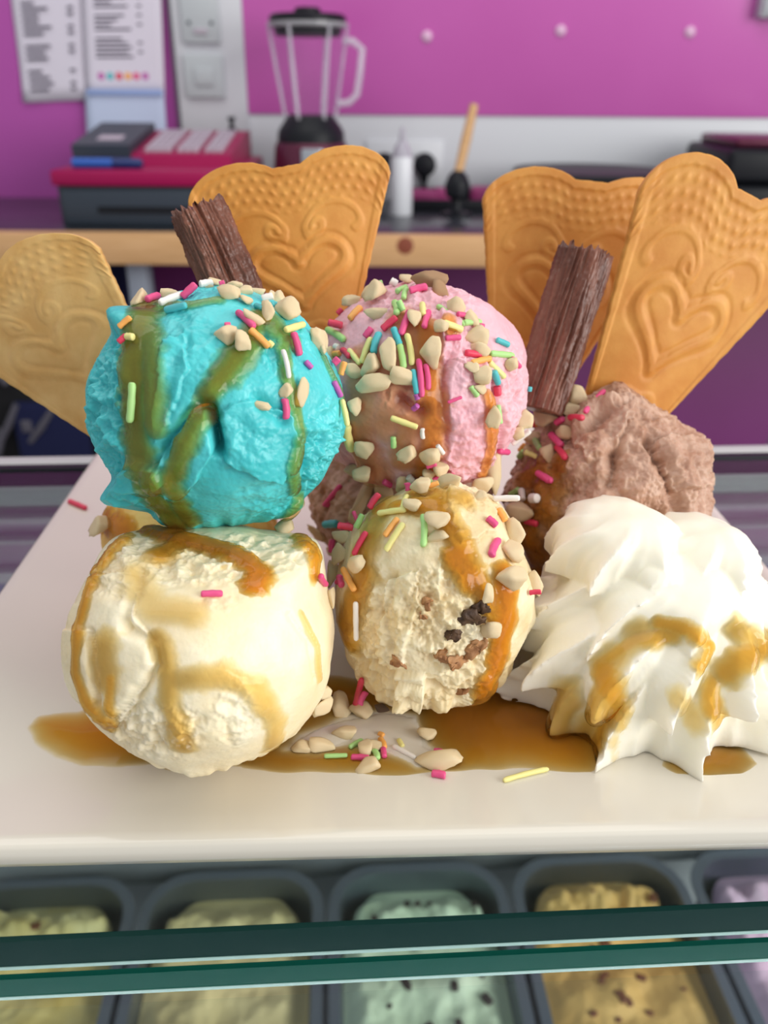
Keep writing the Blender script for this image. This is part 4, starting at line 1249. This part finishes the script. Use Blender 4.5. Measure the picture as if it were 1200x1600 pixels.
ANCH = {'turquoise scoop': (-4.4, 20.9, 8.4), 'vanilla scoop': (-4.7, 17.3, 3.3), 'cookie chunk scoop': (1.4, 19.9, 3.2), 'pink scoop': (1.1, 24.4, 7.8), 'chocolate scoop': (7.7, 25.7, 3.5),
        'whipped cream': (7.6, 19, 2.5), 'leaning flake': (6.0, 27.0, 9.0), 'dark flake': (-5.0, 24.6, 12.0), 'caramel pool': (-1.0, 15.5, 0), 'upright wafer': (-2.5, 26.8, 12.0)}
OWN = {'turq': 'turquoise scoop', 'van': 'vanilla scoop', 'cook': 'cookie chunk scoop', 'pink': 'pink scoop', 'choc': 'chocolate scoop', 'cream': 'whipped cream'}
def whereis(h):
    p = h[1]; nz = h[2].z
    if h[0] == 'plate':
        band = 'on the white plate'
    else:
        band = ('on top of the ' if nz > .72 else 'on the shoulder of the ' if nz > .3 else 'on the side of the ' if nz > -.15 else 'low on the ')+OWN.get(h[0], SCN[h[0]])
    best = min((k for k in ANCH if k != OWN.get(h[0])), key=lambda k: (Vector(ANCH[k])-p).length-(1.5 if 'fl' in k else 3.0 if 'scoop' in k or 'cream' in k else 1))
    return band+', near '+best
def sprinkle(x0, y0, x1, y1, color, dia=13.5):
    h0, h1 = near(x0, y0), near(x1, y1)
    if not h0 and not h1: return
    h0 = h0 or h1; h1 = h1 or h0
    sf = h0 if h0[0] != 'plate' else h1
    d0, d1 = h0[3] if h0[3] > 5 else (h0[1]-CAM).length, h1[3] if h1[3] > 5 else (h1[1]-CAM).length
    r = dia/F*min(d0, d1)*.5*.93
    def lift(h, x, y):
        p = h[1]+h[2]*r*.8
        return p
    a, b = lift(h0, x0, y0), lift(h1, x1, y1)
    ax = b-a
    want = math.hypot(x1-x0, y1-y0)/F*min(d0, d1)
    if ax.length > want*1.9+.25:            # ends fell on different things: keep it short
        a2 = CAM+(a-CAM).normalized()*min((a-CAM).length, (b-CAM).length)
        b2 = CAM+(b-CAM).normalized()*min((a-CAM).length, (b-CAM).length)
        a, b = a2, b2; ax = b-a
    if ax.length < 1e-4: ax = Vector((r, 0, 0))
    L = max(ax.length+r*.5, r*2.0)
    q = ax.to_track_quat('Z', 'Y')
    o = bpy.data.objects.new('sugar_strand', sprinkle_mesh(color, count[0] % 3)); COL.objects.link(o)
    o.location = W((a+b)/2); o.rotation_mode = 'QUATERNION'; o.rotation_quaternion = q
    o.scale = (2*r*.01, 2*r*.01, L*.01)
    w = SCN[sf[0]]
    ln = 'stubby' if L < .42 else 'short' if L < .62 else 'long'
    tag(o, '%s %s sugar strand %s' % (ln, WORD[color], whereis(sf)), 'sprinkle', 'sugar strands on the '+w)
    count[0] += 1
def nut(x, y, w, h, ang=0, m='nut', sink=.25):
    hh = near(x, y)
    if not hh: return
    dist = (hh[1]-CAM).length
    sc = dist/F*.5
    n = hh[2]
    view = (CAM-hh[1]).normalized()
    nz = (n*.55+view*.45).normalized()        # pieces lie roughly along the surface
    rt = (Rcam @ Vector((math.cos(math.radians(ang)), -math.sin(math.radians(ang)), 0)))
    X = (rt-nz*rt.dot(nz)).normalized(); Yv = nz.cross(X)
    w *= 1.3; h *= 1.3
    T = .7*min(w, h)*sc
    M = Matrix((X, Yv, nz)).transposed()
    count[0] += 1
    o = bpy.data.objects.new('chopped_nut', nut_mesh(count[0] % 11, m)); COL.objects.link(o)
    p = hh[1]+n*T*.7
    o.location = W(p); o.rotation_mode = 'QUATERNION'; o.rotation_quaternion = M.to_quaternion()
    o.scale = (w*sc*.01, h*sc*.01, T*.01)
    sz = 'large' if w*h > 900 else ('small' if w*h < 380 else 'medium')
    lw = 'pale nut piece' if m == 'nut' else ('brown walnut piece' if m == 'nut_brown' else 'dark chocolate crumb')
    asp = max(w, h)/min(w, h); sz += ' slender' if asp > 1.7 else ' chunky' if asp < 1.2 else ''
    tag(o, '%s %s %s' % (sz, lw, whereis(hh)), 'nut' if m != 'dark_chunk' else 'chocolate crumb', 'chopped nuts on the '+SCN[hh[0]])

def crop(ox, oy, sc, rows, fn):
    for r in rows:
        fn(r, ox, oy, sc)
def spr(r, ox, oy, sc):
    sprinkle(ox+r[0]/sc, oy+r[1]/sc, ox+r[2]/sc, oy+r[3]/sc, r[4], r[5] if len(r) > 5 else 12.5)
def nu(r, ox, oy, sc):
    nut(ox+r[0]/sc, oy+r[1]/sc, r[2]/sc, r[3]/sc, r[4] if len(r) > 4 else 0, r[5] if len(r) > 5 else 'nut')
# --- nuts first, strands on top
crop(180, 420, 3.158, [(130, 150, 70, 110), (560, 135, 100, 75, 20), (650, 170, 60, 50), (750, 225, 60, 100, -20), (690, 255, 110, 50, 30), (545, 340, 90, 85), (625, 370, 70, 85), (850, 225, 110, 90, 40), (980, 345, 110, 70, 30), (1010, 400, 60, 60),
                       (912, 605, 55, 130, 10), (850, 600, 70, 60), (715, 668, 110, 45, 12), (505, 70, 70, 45), (640, 120, 70, 50), (705, 118, 80, 45), (590, 92, 60, 40), (265, 135, 80, 40, -15), (800, 160, 60, 60), (450, 90, 60, 35), (1075, 440, 60, 90), (790, 130, 50, 50)], nu)
crop(480, 400, 3.158, [(355, 190, 110, 95), (360, 285, 125, 55, 8), (535, 310, 65, 95), (330, 545, 95, 95), (410, 475, 75, 165, -5), (620, 475, 90, 140), (465, 600, 125, 75, 8), (340, 635, 160, 75, -8), (230, 570, 90, 65), (255, 740, 70, 75), (290, 935, 80, 85),
                       (505, 965, 95, 72, 15), (605, 975, 90, 80), (655, 1030, 80, 75), (830, 400, 110, 95, 30), (870, 570, 85, 90), (610, 150, 150, 100, 20, 'nut_brown'), (650, 185, 70, 90, 0, 'nut_brown'), (735, 262, 85, 80, 30), (215, 235, 85, 60, -35), (928, 1060, 85, 195, 0), (860, 1100, 85, 85), (910, 785, 85, 85),
                       (660, 355, 65, 65, 40), (500, 130, 60, 60), (300, 170, 60, 50), (285, 1060, 85, 80), (225, 1040, 70, 70), (800, 320, 80, 50, 30), (850, 460, 90, 60, 20), (60, 410, 90, 60, 35), (850, 655, 80, 45), (110, 480, 60, 60), (820, 560, 90, 50, 40), (1000, 530, 60, 60)], nu)
crop(480, 720, 3.076, [(650, 285, 120, 95), (635, 365, 105, 50), (520, 215, 85, 62, 20), (550, 140, 85, 80), (455, 100, 80, 80), (370, 130, 75, 95, -30), (270, 160, 62, 240, 32), (190, 370, 120, 55, 12), (175, 455, 70, 95, 30), (125, 540, 70, 120, -10), (255, 490, 85, 80), (1065, 245, 135, 88, 10), (985, 360, 85, 130, -20),
                       (965, 440, 90, 120, -20), (960, 560, 120, 105), (860, 640, 52, 85, 10), (880, 790, 85, 85), (690, 105, 130, 65, -10), (105, 660, 50, 90), (890, 30, 60, 60), (60, 360, 130, 40, 50), (1080, 590, 60, 110, -20), (590, 50, 60, 50), (830, 180, 60, 50), (240, 250, 60, 90, 20), (500, 90, 45, 45), (560, 95, 45, 40), (130, 415, 60, 60)], nu)
crop(740, 560, 2.609, [(430, 170, 85, 90, 10), (310, 385, 65, 65), (325, 235, 100, 90, 20), (200, 240, 85, 60, -20), (170, 300, 50, 50), (405, 208, 90, 60, 10), (260, 210, 60, 50), (345, 190, 60, 50), (250, 330, 60, 50), (235, 390, 60, 40, 20), (375, 300, 60, 50)], nu)
def nplate(r, ox, oy, sc): nu(r, ox, oy, sc)
crop(480, 720, 3.076, [(155, 1195, 95, 120, 10), (275, 1218, 115, 78, -12), (80, 1180, 95, 72, -10), (125, 1118, 90, 42), (640, 1455, 190, 92), (585, 1325, 85, 72), (300, 1480, 105, 72), (285, 1385, 62, 90), (180, 1320, 95, 62), (60, 1385, 110, 62, -10), (-20, 1390, 90, 50), (355, 1180, 65, 62, 0, 'dark_chunk'), (140, 1155, 40, 40, 0, 'dark_chunk'), (330, 1380, 60, 50)], nu)
nut(165, 822, 34, 26)
nut(445, 826, 26, 34)
crop(180, 420, 3.158, [(340, 150, 395, 80, 'pink'), (230, 180, 325, 140, 'white'), (260, 215, 355, 185, 'teal'), (165, 165, 215, 145, 'pink'), (420, 92, 480, 85, 'white'), (725, 160, 785, 110, 'white'), (605, 225, 680, 295, 'pink'), (665, 310, 745, 385, 'orange'),
                       (835, 310, 920, 285, 'yellow'), (870, 325, 895, 425, 'pink'), (825, 405, 852, 540, 'white', 9), (545, 285, 565, 285, 'pink', 10), (762, 365, 780, 378, 'yellow', 11), (30, 290, 80, 250, 'orange', 10), (25, 365, 60, 335, 'red', 10), (65, 340, 95, 345, 'yellow', 12), (825, 645, 842, 730, 'pink'),
                       (935, 462, 962, 490, 'purple', 10), (520, 85, 535, 75, 'pink', 9), (690, 190, 720, 205, 'teal', 9), (770, 185, 800, 190, 'teal', 9)], spr)
sprinkle(209, 600, 206, 658, 'green', 13)
sprinkle(512, 790, 533, 762, 'pink', 10)
crop(480, 400, 3.158, [(300, 108, 340, 122, 'teal'), (345, 130, 362, 132, 'green', 12), (415, 120, 437, 152, 'white'), (445, 182, 492, 160, 'green', 11), (480, 212, 496, 172, 'green', 10), (515, 185, 590, 165, 'pink'), (575, 240, 573, 300, 'yellow', 11), (580, 355, 605, 282, 'pink', 11), (430, 240, 442, 290, 'green'), (460, 232, 472, 275, 'green', 11),
                       (220, 318, 270, 262, 'orange', 12), (380, 368, 440, 310, 'red', 12), (465, 390, 500, 282, 'pink', 12), (112, 335, 180, 350, 'red'), (112, 368, 190, 420, 'green'), (292, 410, 322, 365, 'pink', 12), (275, 530, 322, 412, 'yellow', 11), (335, 480, 360, 385, 'teal'), (430, 362, 460, 440, 'teal', 12), (460, 442, 475, 555, 'green', 12),
                       (492, 392, 520, 540, 'yellow', 11), (522, 565, 545, 680, 'teal', 11), (552, 515, 567, 690, 'pink', 11), (582, 540, 592, 660, 'pink', 10), (215, 470, 265, 535, 'yellow', 10), (120, 535, 165, 512, 'pink'), (182, 470, 212, 500, 'red', 11), (142, 490, 168, 486, 'orange', 11), (155, 590, 195, 528, 'orange', 11), (148, 450, 160, 452, 'white', 11),
                       (125, 620, 160, 690, 'purple', 11), (165, 710, 205, 830, 'yellow', 10), (208, 830, 232, 945, 'yellow', 17), (420, 795, 540, 840, 'yellow', 11), (426, 890, 432, 940, 'green', 10), (568, 850, 575, 895, 'white', 8), (640, 932, 668, 968, 'white', 9), (640, 258, 770, 340, 'green', 10), (775, 335, 850, 335, 'green', 11), (680, 335, 760, 372, 'yellow', 13),
                       (690, 402, 750, 405, 'pink', 10), (740, 290, 780, 300, 'pink', 9), (780, 480, 870, 500, 'red', 12), (812, 528, 900, 502, 'orange', 11), (895, 530, 965, 595, 'yellow', 11), (912, 572, 940, 622, 'teal', 12), (905, 485, 1005, 488, 'green', 11), (928, 420, 990, 446, 'teal', 10), (1002, 510, 1040, 545, 'pink', 9), (932, 642, 936, 690, 'red', 13),
                       (802, 650, 838, 690, 'green', 10), (942, 740, 942, 830, 'green', 10), (948, 952, 1010, 975, 'pink', 11), (518, 760, 545, 732, 'purple', 10), (695, 720, 760, 700, 'pink', 6), (590, 1028, 630, 1018, 'pink', 11), (540, 690, 545, 700, 'purple', 10), (840, 345, 865, 350, 'pink', 9), (115, 255, 150, 240, 'red', 9), (195, 165, 215, 172, 'red', 9)], spr)
crop(480, 720, 3.076, [(85, 215, 160, 132, 'pink', 10), (92, 302, 140, 298, 'teal', 14), (310, 235, 345, 168, 'red', 12), (245, 328, 270, 258, 'green', 11), (235, 450, 290, 350, 'red', 11), (150, 310, 228, 330, 'red', 12), (170, 330, 220, 295, 'pink', 11), (350, 260, 475, 242, 'yellow', 11), (460, 230, 488, 172, 'yellow', 9), (375, 360, 435, 285, 'orange', 11), (385, 430, 465, 308, 'yellow', 11),
                       (560, 268, 560, 415, 'green', 12), (185, 520, 235, 620, 'orange', 12), (165, 560, 175, 602, 'pink', 12), (55, 552, 80, 595, 'pink', 11), (240, 680, 240, 855, 'white', 10), (498, 72, 506, 80, 'white', 13), (556, 92, 564, 98, 'white', 12), (578, 112, 590, 112, 'green', 11), (592, 88, 700, 66, 'pink', 12), (482, 100, 490, 150, 'pink', 11), (370, 92, 402, 108, 'pink', 11),
                       (890, 190, 1025, 185, 'white', 11), (968, 215, 1000, 305, 'white', 12), (1038, 138, 1046, 190, 'white', 12), (908, 228, 940, 290, 'orange', 12), (988, 160, 1025, 142, 'green', 11), (1100, 185, 1110, 186, 'white', 17), (862, 282, 900, 322, 'pink', 13), (882, 460, 908, 388, 'pink', 14), (1115, 65, 1165, 102, 'pink', 11), (1060, 292, 1110, 300, 'red', 11), (1060, 635, 1130, 635, 'red', 9),
                       (225, 245, 250, 300, 'pink', 7), (115, 440, 130, 380, 'pink', 11), (815, 128, 840, 132, 'pink', 10), (590, 130, 625, 115, 'orange', 9), (150, 590, 170, 560, 'pink', 9)], spr)
crop(740, 560, 2.609, [(460, 222, 530, 138, 'pink', 10), (392, 246, 442, 245, 'red', 12), (345, 258, 372, 250, 'pink', 12), (286, 205, 298, 190, 'yellow', 11), (400, 100, 415, 115, 'purple', 9), (365, 182, 380, 182, 'pink', 9), (235, 265, 270, 240, 'red', 11), (255, 272, 280, 246, 'orange', 8), (170, 355, 220, 296, 'white', 10), (172, 380, 215, 352, 'orange', 9), (188, 410, 210, 382, 'green', 11), (246, 325, 276, 372, 'green', 11),
                       (216, 382, 262, 405, 'yellow', 9), (315, 318, 365, 358, 'pink', 13), (345, 362, 380, 410, 'red', 12), (265, 470, 320, 505, 'pink', 11), (240, 120, 260, 130, 'teal', 8)], spr)
# loose strands on the plate
for r in ((225, 1200, 265, 1040, 'red', 11), (255, 1180, 277, 1120, 'pink', 11), (85, 1428, 190, 1425, 'green', 9), (205, 1385, 265, 1352, 'green', 9), (350, 1345, 370, 1388, 'orange', 10), (365, 1392, 370, 1430, 'pink', 10), (215, 1435, 295, 1440, 'pink', 11), (322, 1405, 335, 1442, 'green', 11),
          (415, 1380, 520, 1435, 'white', 9), (602, 1515, 660, 1525, 'pink', 13), (945, 1545, 1155, 1490, 'yellow', 9), (440, 1350, 458, 1380, 'yellow', 9), (345, 1320, 365, 1330, 'orange', 9), (610, 1395, 650, 1400, 'pink', 6)):
    spr(r, 480, 720, 3.076)
sprinkle(108, 786, 134, 797, 'red', 9)
sprinkle(316, 930, 346, 930, 'pink', 12)

# look-alikes: say which strand lies beside them where that sets one apart
bits = [o for o in COL.objects if o.name.startswith(('sugar_strand', 'chopped_nut')) and o.parent is None]
strands = [o for o in bits if o.name.startswith('sugar_strand')]
def hue(o): return next(WORD[k] for k in WORD if o.data.materials[0].name == 'sugar_'+k)
seen = {}
for o in bits: seen.setdefault(o['label'], []).append(o)
for lab, group in list(seen.items()):
    if len(group) < 2: continue
    new = {}
    for o in group:
        nb = min((q for q in strands if q is not o), key=lambda q: (q.location-o.location).length)
        if (nb.location-o.location).length < .011:
            new.setdefault(lab.split(',')[0]+', beside a '+hue(nb)+' strand', []).append(o)
    for l2, g2 in new.items():
        if len(g2) == 1 and l2 not in seen and len(l2.split()) <= 16:
            g2[0]['label'] = l2; seen[l2] = g2
